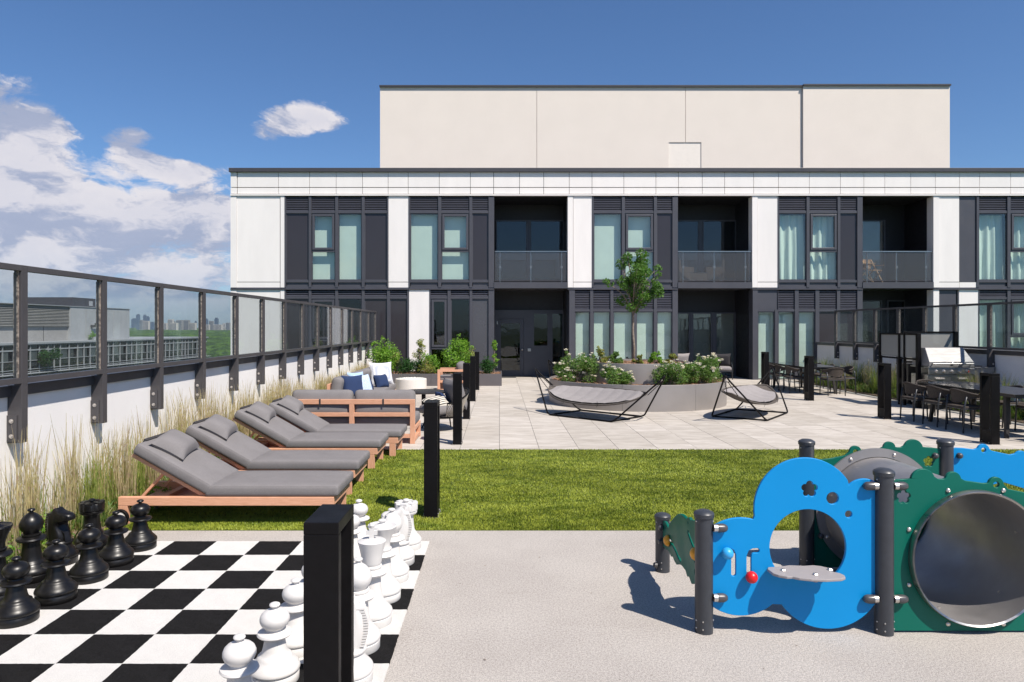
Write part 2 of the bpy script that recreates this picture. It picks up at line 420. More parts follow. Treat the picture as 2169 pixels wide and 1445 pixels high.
# ------------------------------------------------------------ ground of the roof terrace
XL, XR = -4.24, 10.86          # inner faces of the two parapet walls
def sheetmat(name, build):
    m = bpy.data.materials.new(name); m.use_nodes = True; t = NT(m.node_tree)
    p = t.n('ShaderNodeBsdfPrincipled'); out = t.n('ShaderNodeOutputMaterial'); t.set(out.inputs[0], p.outputs[0])
    tc = t.n('ShaderNodeTexCoord'); build(t, p, tc.outputs['Object']); return m
def rubber(t, p, v):
    c = t.mix(t.smooth(t.noise(v, 1.1, 5, .6), .3, .7), (.395, .365, .335), (.455, .425, .39))
    g = t.noise(v, 210, 2, .7)
    g2 = t.noise(v, 75, 3, .75)
    c = t.mix(1, c, t.mix(t.smooth(g2, .38, .62), (.80, .80, .80), (1.16, 1.15, 1.14)), 'MULTIPLY')
    c = t.mix(t.smooth(g, .56, .68), c, (.66, .60, .56)); c = t.mix(t.smooth(g, .44, .34), c, (.17, .15, .14))
    st = t.noise(v, .55, 4, .7, 1.2); c = t.mix(t.smooth(st, .56, .70), c, t.mix(1, c, (.90, .89, .88), 'MULTIPLY'))
    st2 = t.noise(v, 2.3, 6, .75); c = t.mix(t.smooth(st2, .63, .74), c, t.mix(1, c, (.86, .855, .85), 'MULTIPLY'))
    sp = t.noise(v, 30, 1, .5); c = t.mix(t.smooth(sp, .80, .84), c, (.05, .045, .04))
    t.set(p.inputs['Base Color'], c); p.inputs['Roughness'].default_value = .93; p.inputs['Specular IOR Level'].default_value = .2
    b = t.n('ShaderNodeBump'); b.inputs['Strength'].default_value = .8; b.inputs['Distance'].default_value = .006
    t.set(b.inputs['Height'], g); t.set(p.inputs['Normal'], b.outputs[0])
M['rubber'] = sheetmat('rubber', rubber)
def turfbase(t, p, v):
    c = t.mix(t.smooth(t.noise(v, 3, 5, .6), .35, .65), (.10, .14, .015), (.18, .21, .03))
    c = t.mix(t.smooth(t.noise(v, 160, 2, .7), .4, .6), c, (.035, .05, .010))
    t.set(p.inputs['Base Color'], c); p.inputs['Roughness'].default_value = .9
M['turf_base'] = sheetmat('turf_base', turfbase)
def turfblade(t, p, v):
    n1 = t.noise(t.scalevec(v, (1, 1.9, 1)), 2.6, 5, .62); n2 = t.noise(v, 90, 2, .7)
    c = t.mix(t.smooth(n1, .34, .58), (.150, .205, .018), (.320, .365, .046))
    c = t.mix(t.smooth(n2, .58, .85), c, (.42, .42, .10)); c = t.mix(t.smooth(n2, .40, .25), c, (.12, .17, .022))
    t.set(p.inputs['Base Color'], c); p.inputs['Roughness'].default_value = .5; p.inputs['Specular IOR Level'].default_value = .35
M['turf_blade'] = sheetmat('turf_blade', turfblade)

struct(MB().box(XL-.25, XR+.3, -9, 24.2, -.6, -.02).build('roof_slab', M['dark_cap']))
struct(MB().box(-3.52, XR, -9, 6.19, -.018, 0).build('rubber_ground', M['rubber']))
struct(MB().box(-3.52, XR, 6.19, 10.27, -.018, .003).build('turf_ground', M['turf_base']))
patio = struct(MB().box(-4.0, XR, 10.27, 26.2, -.018, -.006).build('patio_ground', M['groove']))
struct(MB().box(XL, -3.52, -9, 21.4, -.018, .012).build('planting_bed', M['soil']))

# pavers: a running bond of 0.6 x 1.2 m slabs, each a part of the patio
def paver(t, p, v):
    oi = t.n('ShaderNodeObjectInfo'); off = t.n('ShaderNodeVectorMath'); off.operation = 'MULTIPLY'
    cmb = t.n('ShaderNodeCombineXYZ'); t.set(cmb.inputs[0], t.math('MULTIPLY', oi.outputs['Random'], 37)); t.set(cmb.inputs[1], t.math('MULTIPLY', oi.outputs['Random'], 91))
    v2 = t.vmath('ADD', v, cmb.outputs[0])
    c = t.mix(t.smooth(t.noise(t.scalevec(v2, (1.2, 3.5, 1)), 1.7, 6, .62, .4), .3, .7), (.40, .365, .325), (.53, .495, .45))
    c = t.mix(1, c, t.mix(oi.outputs['Random'], (.90, .885, .86), (1.06, 1.05, 1.04)), 'MULTIPLY')
    c = t.mix(t.smooth(t.noise(v2, 130, 2, .6), .35, .65), c, t.mix(1, c, (.93, .93, .93), 'MULTIPLY'))
    t.set(p.inputs['Base Color'], c); p.inputs['Roughness'].default_value = .8; p.inputs['Specular IOR Level'].default_value = .25
M['paver'] = sheetmat('paver', paver)
TW, TL = .5875, 1.2
slabs = {}
def slab_mesh(y0, y1):
    k = round(y1-y0, 3)
    if k not in slabs: slabs[k] = MB().box(.003, TW-.003, .003, y1-y0-.003, -.005, 0).build('paver', M['paver'], patio)
    return slabs[k]
used = set()
i0 = -6; ncol = 25
for i in range(i0, i0+ncol+1):
    x = i*TW
    if x > XR: break
    ys = [10.272]; y = 10.272+(.0 if i % 3 == 0 else (.4 if i % 3 == 1 else .8)) + .13
    while y < 26.0:
        if y-ys[-1] > .1: ys.append(y)
        y += TL
    for a, b in zip(ys[:-1], ys[1:]):
        o = slab_mesh(a, b)
        if id(o) in used: o = share(o)
        used.add(id(o)) if o in slabs.values() else None
        o.location = (x, a, R(-.0008, .0008)); o.rotation_euler = (R(-.0006, .0006), R(-.0006, .0006), 0)

# artificial turf blades (one mass)
def blades():
    n = 400000
    u = np.random.rand(n); Y = 6.2+(10.265-6.2)*u**1.25
    xl = np.maximum(-3.5, -Y*.40-1.9); xr = np.minimum(10.8, Y*.75+1.2)
    X = xl+(xr-xl)*np.random.rand(n)
    h = .012+.013*np.random.rand(n); w = .0035+.003*np.random.rand(n)
    ph = np.sin(X*1.7+np.sin(Y*2.3)*1.3)+np.sin(Y*3.1+X*.9); a = np.random.rand(n)*2*pi
    lean = np.random.rand(n)*.013
    lx = np.cos(a)*lean+.0022*ph; ly = np.sin(a)*lean-.002+.0025*np.cos(ph*1.9+X)
    b = np.random.rand(n)*pi; bx = np.cos(b)*w; by = np.sin(b)*w
    V = np.empty((n, 3, 3)); V[:, 0] = np.stack([X-bx, Y-by, np.full(n, .002)], 1); V[:, 1] = np.stack([X+bx, Y+by, np.full(n, .002)], 1); V[:, 2] = np.stack([X+lx, Y+ly, h], 1)
    me = bpy.data.meshes.new('artificial_grass'); me.vertices.add(n*3); me.vertices.foreach_set('co', V.ravel())
    me.loops.add(n*3); me.loops.foreach_set('vertex_index', np.arange(n*3, dtype=np.int32)); me.polygons.add(n)
    me.polygons.foreach_set('loop_start', np.arange(0, n*3, 3, dtype=np.int32)); me.update(calc_edges=True)
    me.materials.append(M['turf_blade']); o = bpy.data.objects.new('artificial_grass', me); COL.objects.link(o)
    o['kind'] = 'stuff'; tag(o, 'short bright green artificial grass between the patio and the play surface', 'turf')
blades()

# ------------------------------------------------------------ the apartment building
B = thing('apartment_building', 'white and charcoal two storey apartment block behind the patio with recessed balconies', 'building', (0, 24, 0))
YF = 24.0
def bbox(name, x0, x1, y0, y1, z0, z1, m, bevel=0, parent=None, kind=None):
    """box in world coordinates, made a part of the building"""
    o = MB().box(x0, x1, y0-YF, y1-YF, z0, z1).build(name, M[m], parent or B, bevel=bevel, kind=kind); return o
XE0, XE1 = fx(490), fx(2390)
# body: left side wall, floors, roof, back wall, inner partition
bbox('side_wall', XE0+.02, XE0+.2, 24.06, 33, -.6, 7.05, 'white_panel')
bbox('back_wall', XE0+.2, XE1, 28.0, 28.2, -.6, 7.05, 'room')
bbox('floor_slab', XE0+.2, XE1, 25.9, 28.0, 3.08, 3.34, 'room')
bbox('floor_slab', XE0+.2, XE1, 26.25, 28.0, -.25, 0.0, 'room')
bbox('roof_deck', XE0+.2, XE1, 24.1, 33, 6.55, 6.72, 'room')
# white panels of the roof fascia
FJ = [504, 590.7, 656.4, 712.6, 768.5, 822.5, 864.9, 930.7, 996.4, 1045.6, 1100.4, 1151.5, 1205.5, 1253.6, 1321, 1388.7, 1436.4, 1486.6, 1534, 1595.4, 1647.8, 1712.9, 1778.7, 1828.3, 1872.6, 1927.4, 1979.4, 2030.6, 2072.7, 2138.5, 2205, 2260, 2320, 2390]
g = .008
bbox('fascia_backing', XE0+.02, XE1, 24.02, 24.09, fz(416), fz(362), 'groove')
for z1, z0 in ((366, 397), (398.6, 411)):
    bbox('fascia_panel', fx(490), fx(502.8), 23.94, 24.018, fz(z0), fz(z1), 'white_panel')
    for a, b in zip(FJ[:-1], FJ[1:]):
        bbox('fascia_panel', fx(a)+g, fx(b)-g, 23.95, 24.018, fz(z0), fz(z1), 'white_panel')
bbox('roof_flashing', XE0-.04, XE1, 23.86, 24.45, fz(366)+.003, fz(357.5), 'dark_cap', .006)
bbox('drip_trim', XE0, XE1, 23.90, 24.018, fz(415.6), fz(412.6), 'white_panel')

def wpanels(x0, x1, strip=None, low=True):
    """a white wall pier of the upper storey"""
    bbox('wall_panel', fx(x0)+g/2, fx(x1)-g/2, 23.95, 24.05, fz(597.2), fz(416.4), 'white_panel')
    bbox('wall_panel', fx(x0)+g/2, fx(x1)-g/2, 23.95, 24.05, fz(609.3), fz(598.4), 'white_panel')
def strip(x0, x1, y0=416.4, y1=609.3, m='white_panel', yy=23.93): bbox('corner_strip', fx(x0), fx(x1), yy, 24.3, fz(y1), fz(y0), m)
strip(490, 502.4); wpanels(502.6, 594); strip(595.4, 603.6); bbox('pier_backing', fx(491), fx(603), 24.06, 24.2, 0, fz(417), 'groove')
wpanels(823.2, 866); wpanels(1214, 1253.6); strip(1202.3, 1213.4); wpanels(1604, 1646.3); strip(1592, 1603.4)
wpanels(1987.4, 2029.8); strip(1974.6, 1986.8)
bbox('wall_panel', fx(2030.3), fx(2071)-g, 23.95, 24.05, fz(609.3), fz(598.4), 'white_panel')
# ground storey piers
strip(490, 502.4, 614, 804); bbox('wall_panel', fx(502.6), fx(594), 23.95, 24.05, 0, fz(614), 'white_panel'); strip(595.4, 603.6, 614, 804)
bbox('wall_panel', fx(867), fx(909.7), 23.94, 24.1, 0, fz(612.5), 'white_panel')
bbox('wall_panel', fx(2029.5), fx(2070.5), 23.95, 24.05, 0, fz(614), 'white_panel'); strip(1974.6, 1986.5, 614, 804)
bbox('pier', fx(1205.4), fx(1216.6), 23.92, 24.3, 0, fz(614.8), 'dark_metal'); bbox('pier', fx(1592.7), fx(1603.6), 23.92, 24.3, 0, fz(614.8), 'dark_metal')
bbox('spandrel_panel', fx(1604), fx(1646), 23.96, 24.05, fz(656), fz(615), 'dark_metal')
bbox('spandrel_panel', fx(1986.7), fx(2024), 23.98, 24.05, 0, fz(615), 'dark_metal')
bbox('spandrel_panel', fx(2024.4), fx(2029.2), 24.03, 24.1, 0, fz(615), 'alcove')
# floor band between the storeys
for a, b in ((490, 1046.8), (1202.3, 1434.8), (1591.6, 1825), (1974.6, 2390)):
    bbox('floor_band', fx(a), fx(b), 23.905, 24.12, fz(614.2), fz(611.6), 'dark_cap')
    bbox('floor_band', fx(a), fx(b), 23.945, 24.12, fz(611.5), fz(609.5), 'louver')

def louver(x0, x1, y0, y1):
    X0, X1, Z0, Z1 = fx(x0), fx(x1), fz(y1), fz(y0); mb = MB(); n = max(3, round((Z1-Z0)/.062)); p = (Z1-Z0)/n
    for i in range(n):
        z = Z0+i*p
        mb.add([(X0, -.035, z+p*.10), (X1, -.035, z+p*.10), (X1, -.035, z+p*.42), (X0, -.035, z+p*.42), (X0, .03, z+p*.95), (X1, .03, z+p*.95), (X1, .03, z+p*.75), (X0, .03, z+p*.75)],
               [(0, 1, 2, 3), (3, 2, 5, 4), (4, 5, 6, 7), (7, 6, 1, 0)])
    mb.box(X0, X1, .04, .05, Z0, Z1); mb.build('louver', M['louver'], B)
def mull(x0, x1, y0, y1, m='dark_metal', yy=23.93): bbox('mullion', fx(x0), fx(x1), yy, 24.09, fz(y1), fz(y0), m)
def hbar(x0, x1, y0, y1, yy=23.945): bbox('transom', fx(x0), fx(x1), yy, 24.085, fz(y1), fz(y0), 'dark_metal')
def pane(parent, x0, x1, y0, y1, yy, m='window_glass', name='pane'): return bbox(name, x0, x1, yy, yy+.006, y0, y1, m, parent=parent)
def curtain_mesh(X0, X1, Z0, Z1, yy, waves, amp=.035):
    mb = MB(); n = waves*8; vs = []; fs = []
    for i in range(n+1):
        u = i/n; x = X0+(X1-X0)*u; y = yy-YF+amp*sin(u*waves*2*pi+.8*sin(u*9))*(.8+.3*sin(u*5))
        for k in range(5):
            z = Z1+(Z0-Z1)*k/4; vs.append((x+.012*sin(k*1.3+u*17), y*(1)+.008*k*sin(u*23), z))
    for i in range(n):
        for k in range(4): fs.append((i*5+k, i*5+k+1, (i+1)*5+k+1, (i+1)*5+k))
    mb.add(vs, fs); return mb
def window(x0, x1, y0, y1, sash=None, cover='blind', gl='window_glass', low_bar=None):
    """one window bay: frame with pane, optional opening sash above, blind or curtain behind"""
    X0, X1, Z0, Z1 = fx(x0), fx(x1), fz(y1), fz(y0); e = .03
    mb = MB()
    for b in ((X0, X0+e, Z0, Z1), (X1-e, X1, Z0, Z1), (X0+e, X1-e, Z0, Z0+e), (X0+e, X1-e, Z1-e, Z1)): mb.box(b[0], b[1], -.03, .06, b[2], b[3])
    w = mb.build('window', M['dark_metal'], B)
    zs = Z0
    if sash:
        zs = fz(sash); mb = MB(); f = .075
        a0, a1, c0, c1 = X0+e+.004, X1-e-.004, zs+.03, Z1-e-.004
        for b in ((a0, a0+f, c0, c1), (a1-f, a1, c0, c1), (a0+f, a1-f, c0, c0+f), (a0+f, a1-f, c1-f, c1)): mb.box(b[0], b[1], -.075, .02, b[2], b[3])
        mb.build('sash', M['dark_metal'], w, bevel=.006)
        pane(w, a0+f, a1-f, c0+f, c1-f, 23.965, gl)
        mb = MB().box(X0+e, X1-e, -.05, .05, zs-.045, zs+.025); mb.build('transom', M['dark_metal'], w)
        if zs-.045-Z0-e > .1: pane(w, X0+e, X1-e, Z0+e, zs-.045, 23.985, gl)
    else: pane(w, X0+e, X1-e, Z0+e, Z1-e, 23.985, gl)
    if cover == 'blind': bbox('blind', X0-.01, X1+.01, 24.16, 24.166, Z0-.02, Z1+.05, 'blind', parent=w)
    elif cover == 'curtain': curtain_mesh(X0-.02, X1+.02, Z0-.02, Z1-.03, 24.20, max(3, round((X1-X0)/.22))).build('curtain', M['blind'], w, smooth=True)
    return w
def room_back(x0, x1, y0, y1, m='blind'): bbox('room_wall', fx(x0), fx(x1), 24.9, 24.95, fz(y1), fz(y0), m)
def spandrel(x0, x1, y0, y1, m='spandrel'):
    X0, X1, Z0, Z1 = fx(x0), fx(x1), fz(y1), fz(y0); e = .025
    mb = MB()
    for b in ((X0, X0+e, Z0, Z1), (X1-e, X1, Z0, Z1), (X0+e, X1-e, Z0, Z0+e), (X0+e, X1-e, Z1-e, Z1)): mb.box(b[0], b[1], -.02, .05, b[2], b[3])
    s_ = mb.build('spandrel_panel', M['dark_metal'], B)
    bbox('spandrel_glass', X0+e, X1-e, 23.988, 24.05, Z0+e, Z1-e, m, parent=s_)
def upper(cells, g0, g1, wide=None):
    """cells: (x0, x1, kind) ; kinds s = spandrel, f = fixed window, v = window with vent sash"""
    prev = g0
    for (a, b, k, cov) in cells:
        mull(prev, a, 417, 609.3); prev = b
        louver(a, b, 417.5, 447.3); hbar(a, b, 447.3, 452.3); hbar(a, b, 594, 598.6); hbar(a, b, 606.8, 609.4)
        bbox('base_panel', fx(a)+.02, fx(b)-.02, 23.985, 24.05, fz(606.8), fz(598.8), 'dark_metal')
        if k == 's': spandrel(a, b, 452.4, 593.9)
        if k == 'f': window(a, b, 452.4, 593.9, None, cov)
        if k == 'v': window(a, b, 452.4, 593.9, 531.5, cov)
    mull(prev, g1, 417, 609.3)
upper([(607, 655, 's', 0), (660.5, 711, 'v', 'blind'), (717, 767, 'f', 'blind'), (773, 820.5, 's', 0)], 603.7, 823)
upper([(869, 928.5, 'f', 'blind'), (935, 994.4, 'v', 'blind'), (1000.5, 1035, 's', 0)], 866.2, 1046.8)
upper([(1257, 1316.5, 'f', 'blind'), (1323, 1384.3, 'v', 'blind'), (1390.6, 1423.5, 's', 0)], 1253.8, 1434.8)
upper([(1648.5, 1706.8, 'f', 'curtain'), (1713, 1772.4, 'v', 'curtain'), (1778, 1814, 's', 0)], 1646.4, 1825)
upper([(2071, 2131, 'f', 'curtain'), (2137.7, 2197, 'v', 'curtain'), (2203, 2262, 's', 0)], 2066, 2268)
bbox('spandrel_panel', fx(2030), fx(2066), 23.97, 24.05, fz(597.6), fz(417), 'dark_metal')
bbox('wall_panel', fx(2268), fx(2390), 23.95, 24.05, 0, fz(417), 'white_panel')
def lower(cells, g0, g1, ylv, ytop, ybot=803.5):
    prev = g0
    for (a, b, k, cov, *ex) in cells:
        mull(prev, a, 614.6, 804); prev = b
        louver(a, b, 615.2, ylv); hbar(a, b, ylv, ytop)
        if k == 's': spandrel(a, b, ytop, ybot, *(ex or ['spandrel']))
        if k == 'f': window(a, b, ytop, ybot, None, cov, *(ex or ['window_glass']))
        if k == 'v': window(a, b, ytop, ybot, ex[0], cov, *ex[1:])
    mull(prev, g1, 614.6, 804)
lower([(607, 655, 's', 0), (660.5, 711, 'v', 'none', 720, 'dark_window'), (717, 767, 'f', 'none', 'dark_window'), (773, 820.5, 's', 0), (826.6, 863, 's', 0)], 603.7, 866.5, 628, 633)
lower([(912.4, 948.4, 'v', 'none', 737, 'dark_window'), (955, 995, 'f', 'none', 'dark_window'), (1000.5, 1035, 's', 0, 'spandrel_pale')], 909.8, 1046.8, 628, 633)
lower([(1217.4, 1249.6, 'f', 'blind'), (1256, 1292.4, 'f', 'blind'), (1298.5, 1339.5, 'f', 'blind'), (1347, 1384.3, 'f', 'blind'), (1390.6, 1423.5, 'f', 'blind')], 1216.7, 1434.8, 655.5, 660)
lower([(1647, 1682, 'f', 'blind'), (1690, 1725.5, 'f', 'blind'), (1733.6, 1771, 's', 0), (1777.6, 1814, 's', 0)], 1646.2, 1825, 655.5, 660)
window(1604, 1640, 660, 803.5, None, 'blind'); mull(1640, 1646, 656, 804); hbar(1604, 1640, 656.2, 660)
lower([(2072, 2131, 'f', 'curtain'), (2137.7, 2197, 'v', 'curtain', 712, 'window_glass'), (2203, 2262, 's', 0)], 2070.6, 2268, 630, 634)
for a, b in ((607, 823), (912, 1035)): bbox('room_wall', fx(a), fx(b), 25.4, 25.5, 0, 3.0, 'room')

# recessed balconies and the entrances beneath them
D2 = 25.7
def gx(px): return (px-CX)/F*D2
def gz(py): return EYE-(py-CY)/F*D2
def alcove(x0, x1, light=None):
    X0, X1 = fx(x0), fx(x1); zc = fz(417)
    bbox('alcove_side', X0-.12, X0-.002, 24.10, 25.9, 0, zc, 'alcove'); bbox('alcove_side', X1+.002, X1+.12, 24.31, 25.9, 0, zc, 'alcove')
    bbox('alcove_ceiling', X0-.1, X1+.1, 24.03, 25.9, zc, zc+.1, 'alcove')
    bbox('balcony_slab', X0-.002, X1+.002, 23.91, 25.9, fz(611), fz(598), 'dark_metal')
    rl = thing('balcony_railing', light, 'railing', ((X0+X1)/2, 23.99, fz(598)), 0, 'glass balcony railings of the upper storey')
    w = X1-X0-.04; h = fz(532)-fz(598)
    MB().box(-w/2, w/2, -.02, .02, h-.035, h).build('top_rail', M['steel'], rl)
    MB().box(-w/2, w/2, -.015, .015, .03, .06).build('bottom_rail', M['dark_cap'], rl)
    ps = (-w/2+.18, 0, w/2-.18)
    for q in ps:
        p_ = MB().box(q-.02, q+.02, .03, .06, 0, h-.03).build('post', M['steel'], rl)
        MB().box(q-.035, q+.035, .005, .032, h*.45, h*.45+.08).build('clamp', M['bolt'], p_)
    for a, b in ((-w/2, -.006), (.006, w/2)): MB().box(a, b, -.003, .003, .065, h-.04).build('pane', M['balcony_glass'], rl)
def awin(x0, x1, y0, y1, gl='dark_window', cover=None, name='window', yy=25.62):
    X0, X1, Z0, Z1 = gx(x0), gx(x1), gz(y1), gz(y0); e = .05; mb = MB(); q = yy-YF
    for b in ((X0, X0+e, Z0, Z1), (X1-e, X1, Z0, Z1), (X0+e, X1-e, Z0, Z0+e), (X0+e, X1-e, Z1-e, Z1)): mb.box(b[0], b[1], q-.03, q+.05, b[2], b[3])
    w = mb.build(name, M['dark_metal'], B); pane(w, X0+e, X1-e, Z0+e, Z1-e, yy, gl)
    if cover: bbox('blind', X0, X1, yy+.18, yy+.186, Z0, Z1, cover, parent=w)
    return w
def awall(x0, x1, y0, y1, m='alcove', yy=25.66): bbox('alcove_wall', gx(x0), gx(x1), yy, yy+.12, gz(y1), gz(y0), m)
# alcove behind the door
alcove(1046.8, 1202.2, 'glass balcony railing above the grey entrance door')
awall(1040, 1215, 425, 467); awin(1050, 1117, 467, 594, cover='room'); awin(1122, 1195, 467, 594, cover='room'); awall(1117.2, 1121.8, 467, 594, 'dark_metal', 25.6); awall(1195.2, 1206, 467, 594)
awall(1040, 1215, 612, 657); louv = MB()
dr = thing('entrance_door', 'charcoal glazed entrance door under the leftmost balcony with steel knob', 'door', (gx(1081), 25.6, 0))
w0 = (gx(1108.7)-gx(1053.4))/2; hd = gz(676)
mb = MB(); a = .13
for b in ((-w0, -w0+a, 0, hd), (w0-a, w0, 0, hd), (-w0+a, w0-a, 0, .22), (-w0+a, w0-a, hd-.16, hd)): mb.box(b[0], b[1], -.02, .03, b[2], b[3])
mb.build('door_leaf', M['dark_metal'], dr, bevel=.004); MB().box(-w0+a, w0-a, 0, .008, .22, hd-.16).build('pane', M['dark_window'], dr)
MB().lathe([(.0, -.06), (.03, -.06), (.034, -.04), (.02, -.02), (.02, .0)], 12, M=TR(w0-.05, -.02, .98, rx=-pi/2)).build('knob', M['bolt'], dr, smooth=True)
for z in (.3, 1.1, 1.9): MB().box(-w0-.015, -w0+.015, -.04, -.02, z, z+.12).build('hinge', M['steel'], dr)
awall(1046, 1053, 657, 797, 'dark_metal', 25.57); awall(1109, 1128, 657, 797, 'dark_metal', 25.57); awall(1053, 1109, 657, 675.5, 'dark_metal', 25.58)
awin(1128, 1162, 662, 735, cover=None, yy=25.6); awall(1128, 1164, 735, 797, 'dark_metal', 25.6); awall(1128, 1215, 657, 662, 'dark_metal', 25.6)
awin(1167, 1194, 662, 797, cover='blind', yy=25.6); awall(1162, 1167, 662, 797, 'dark_metal', 25.58); awall(1194, 1215, 662, 797, 'alcove', 25.6)
ic = MB().box(gx(1117.4), gx(1124), 25.52, 25.57, gz(744), gz(738)).build('intercom', M['steel'], bevel=.004); tag(ic, 'small square steel intercom beside the entrance door', 'intercom')
# second alcove
alcove(1434.8, 1591.6, 'glass balcony railing in front of two wicker chairs')
awall(1428, 1606, 425, 467); awin(1430, 1480, 467, 594, cover=None); awin(1486, 1558, 467, 594, cover=None); awall(1480.2, 1485.8, 467, 594, 'dark_metal', 25.6); awin(1561, 1592, 467, 594)
awall(1428, 1606, 612, 662)
for a, b in ((1430, 1460), (1464, 1507), (1513, 1556)): awin(a, b, 662, 797, gl='window_glass', cover='grey_light')
for a, b in ((1460.2, 1463.8), (1507.2, 1512.8), (1556.2, 1570)): awall(a, b, 662, 797, 'dark_metal', 25.58)
awall(1570, 1606, 662, 797, 'alcove')
# third alcove
alcove(1825, 1974.4, 'glass balcony railing in front of the folding wooden chair')
awall(1815, 1990, 425, 467); awin(1818, 1872, 467, 594, gl='window_glass', cover='grey_light'); awall(1872.2, 1925, 467, 594); awin(1925, 1955, 467, 594, cover=None); awall(1955.2, 1990, 467, 594)
awall(1815, 1990, 612, 636); awin(1818, 1865, 636, 797, cover=None); awall(1865.2, 1876, 636, 797); awin(1876, 1915, 636, 797, cover='grey_light'); awall(1915.2, 1925, 636, 797); awin(1925, 1958, 636, 797, cover='grey_light'); awall(1958.2, 1990, 636, 797)

# stucco penthouse on the roof
H = thing('penthouse', 'large plain beige stucco rooftop block behind the white parapet', 'building', (0, 30, 0))
D3 = 30.0
def hx(px): return (px-CX)/F*D3
def hz_(py): return EYE-(py-CY)/F*D3
def hb(name, x0, x1, y0, y1, z0, z1, m, par=H): return MB().box(x0, x1, y0, y1, z0, z1).build(name, M[m], par)
zt = hz_(185)
xs = [805, 1137, 1452, 1698]
for a, b in zip(xs[:-1], xs[1:]):
    if a == 1137:
        hb('wall_section', hx(a)+.012, hx(1416.5), 0, 5, 6.7, zt, 'stucco')
        hb('wall_section', hx(1416.5), hx(b)-.012, 0, 5, hz_(301.5), zt, 'stucco')
    elif a == 1452:
        hb('wall_section', hx(a)+.012, hx(1485.5), 0, 5, hz_(301.5), zt, 'stucco'); hb('wall_section', hx(1485.5), hx(b), 0, 5, 6.7, zt, 'stucco')
    else: hb('wall_section', hx(a), hx(b)-.012, 0, 5, 6.7, zt, 'stucco')
hb('wall_section', hx(1699.5), hx(2009), -.09, 5, 6.7, hz_(184), 'stucco')
hb('joint', hx(806), hx(1700), .03, .2, 6.7, zt-.02, 'stucco_door')
d_ = hb('door', hx(1417), hx(1484), .14, .2, 6.7, hz_(303.5), 'stucco_door'); MB().box(hx(1479), hx(1480.4), .10, .14, 7.6+1.0, 7.75+1.0).build('handle', M['bolt'], d_)
hb('coping', hx(804), hx(1698.6), -.08, 5.05, zt, hz_(181.5), 'dark_cap'); hb('coping', hx(1699), hx(2010), -.16, 5.05, hz_(184), hz_(180.5), 'dark_cap')

# ------------------------------------------------------------ parapet walls with glass windscreens
def parapet(side):
    s = -1 if side == 'l' else 1
    xw = XL if s < 0 else XR
    w = thing('parapet_wall', 'long white stucco parapet wall behind the ornamental grasses and loungers' if s < 0 else 'shaded pale parapet wall behind the dining tables and grill', 'wall', (xw, 10, 0))
    MB().box(0, s*.26, -19, 13.93, -.02, 1.20).build('wall_face', M['wall_white'], w)
    MB().box(-s*.035, s*.30, -19, 13.93, 1.20, 1.295).build('wall_cap', M['dark_cap'], w, bevel=.004)
    r = thing('glass_windscreen', 'dark framed glass windscreen above the white wall left of the loungers' if s < 0 else 'dark framed glass windscreen above the shaded wall behind the dining tables', 'railing', (xw, 0, 0))
    # posts: lower leg bolted on the wall, slimmer upright above
    ys = [6.07+1.236*n for n in range(-3, 15)] if s < 0 else [22.42-1.172*n for n in range(0, 15)]
    ys.sort()
    xo, xi = s*.0, -s*.125                # wall face, inner edge of the post
    post = None
    for y in ys:
        if post is None:
            mb = MB().box(-s*.002, xi, -.04, .04, .80, 1.30) if s < 0 else MB().box(-s*.002, xi, -.04, .04, .80, 1.30)
            mb.box(-s*.058, xi, -.04, .04, 1.30, 2.335)
            post = mb.build('post', M['rail_metal'], r, bevel=.003); post.location = (0, y, 0)
            cl = MB().box(-s*.003, -s*.088, -.052, -.041, .815, 1.04).build('cleat', M['rail_metal'], post, bevel=.002)
            for z in (.86, .99): MB().lathe([(0, -.014), (.010, -.014), (.012, -.010), (.012, -.005), (.019, -.005), (.019, 0)], 12, M=TR(-s*.045, -.0525, z, rx=-pi/2)).build('bolt', M['bolt'], post, smooth=True, auto=40)
            gk = MB().box(-s*.050, -s*.0575, -.036, .036, 1.37, 2.27).build('gasket', M['rust'], post)
        else:
            p2 = share(post, loc=(0, y, 0))
            for g_ in kids(post): share(g_, parent=p2)
    for a, b in zip(ys[:-1], ys[1:]):
        L = b-a
        t_ = MB().box(-s*.06, xi, a+.041, b-.041, 2.285, 2.334).build('top_rail', M['rail_metal'], r)
        MB().box(-s*.06, xi, a+.041, b-.041, 1.315, 1.362).build('bottom_rail', M['rail_metal'], r)
        MB().box(-s*.090, -s*.098, a+.041, b-.041, 1.362, 2.285).build('pane', M['rail_glass'], r)
        MB().box(-s*.086, -s*.102, b-.052, b-.041, 1.362, 2.285).build('glazing_bead', M['rust'], r)
parapet('l'); parapet('r')

# ------------------------------------------------------------ black portal bollards
def bollard(loc, label, proto=[None]):
    g_ = 'black portal bollards along both sides of the patio'
    if proto[0] is None:
        t_ = thing('bollard', label, 'bollard', loc, 0, g_); w = .064; H_ = 1.09; dY = .27
        MB().box(-w, w, -dY/2, -dY/2+.045, .0, H_-.045).box(-w, w, dY/2-.045, dY/2, .0, H_-.045).build('upright', M['black_metal'], t_, bevel=.003)
        MB().box(-w, w, -dY/2, dY/2, H_-.0445, H_).build('top_cap', M['black_metal'], t_, bevel=.003)
        MB().box(-w+.002, w-.002, -dY/2+.046, dY/2-.046, 0, .20).build('base_panel', M['black_metal'], t_)
        MB().box(-w-.012, w+.012, -dY/2-.012, dY/2+.012, -.01, .008).build('base_plate', M['bolt'], t_)
        for q in (-.08, .08):
            for x in (-w-.003, w+.003): MB().lathe([(0, -.004), (.006, -.004), (.006, .004), (0, .004)], 8, M=TR(x, q, .03, ry=pi/2)).build('screw', M['bolt'], t_)
        proto[0] = t_
    else: t_ = dup(proto[0], loc, 0, label)
BX = -.648; BR = 7.575
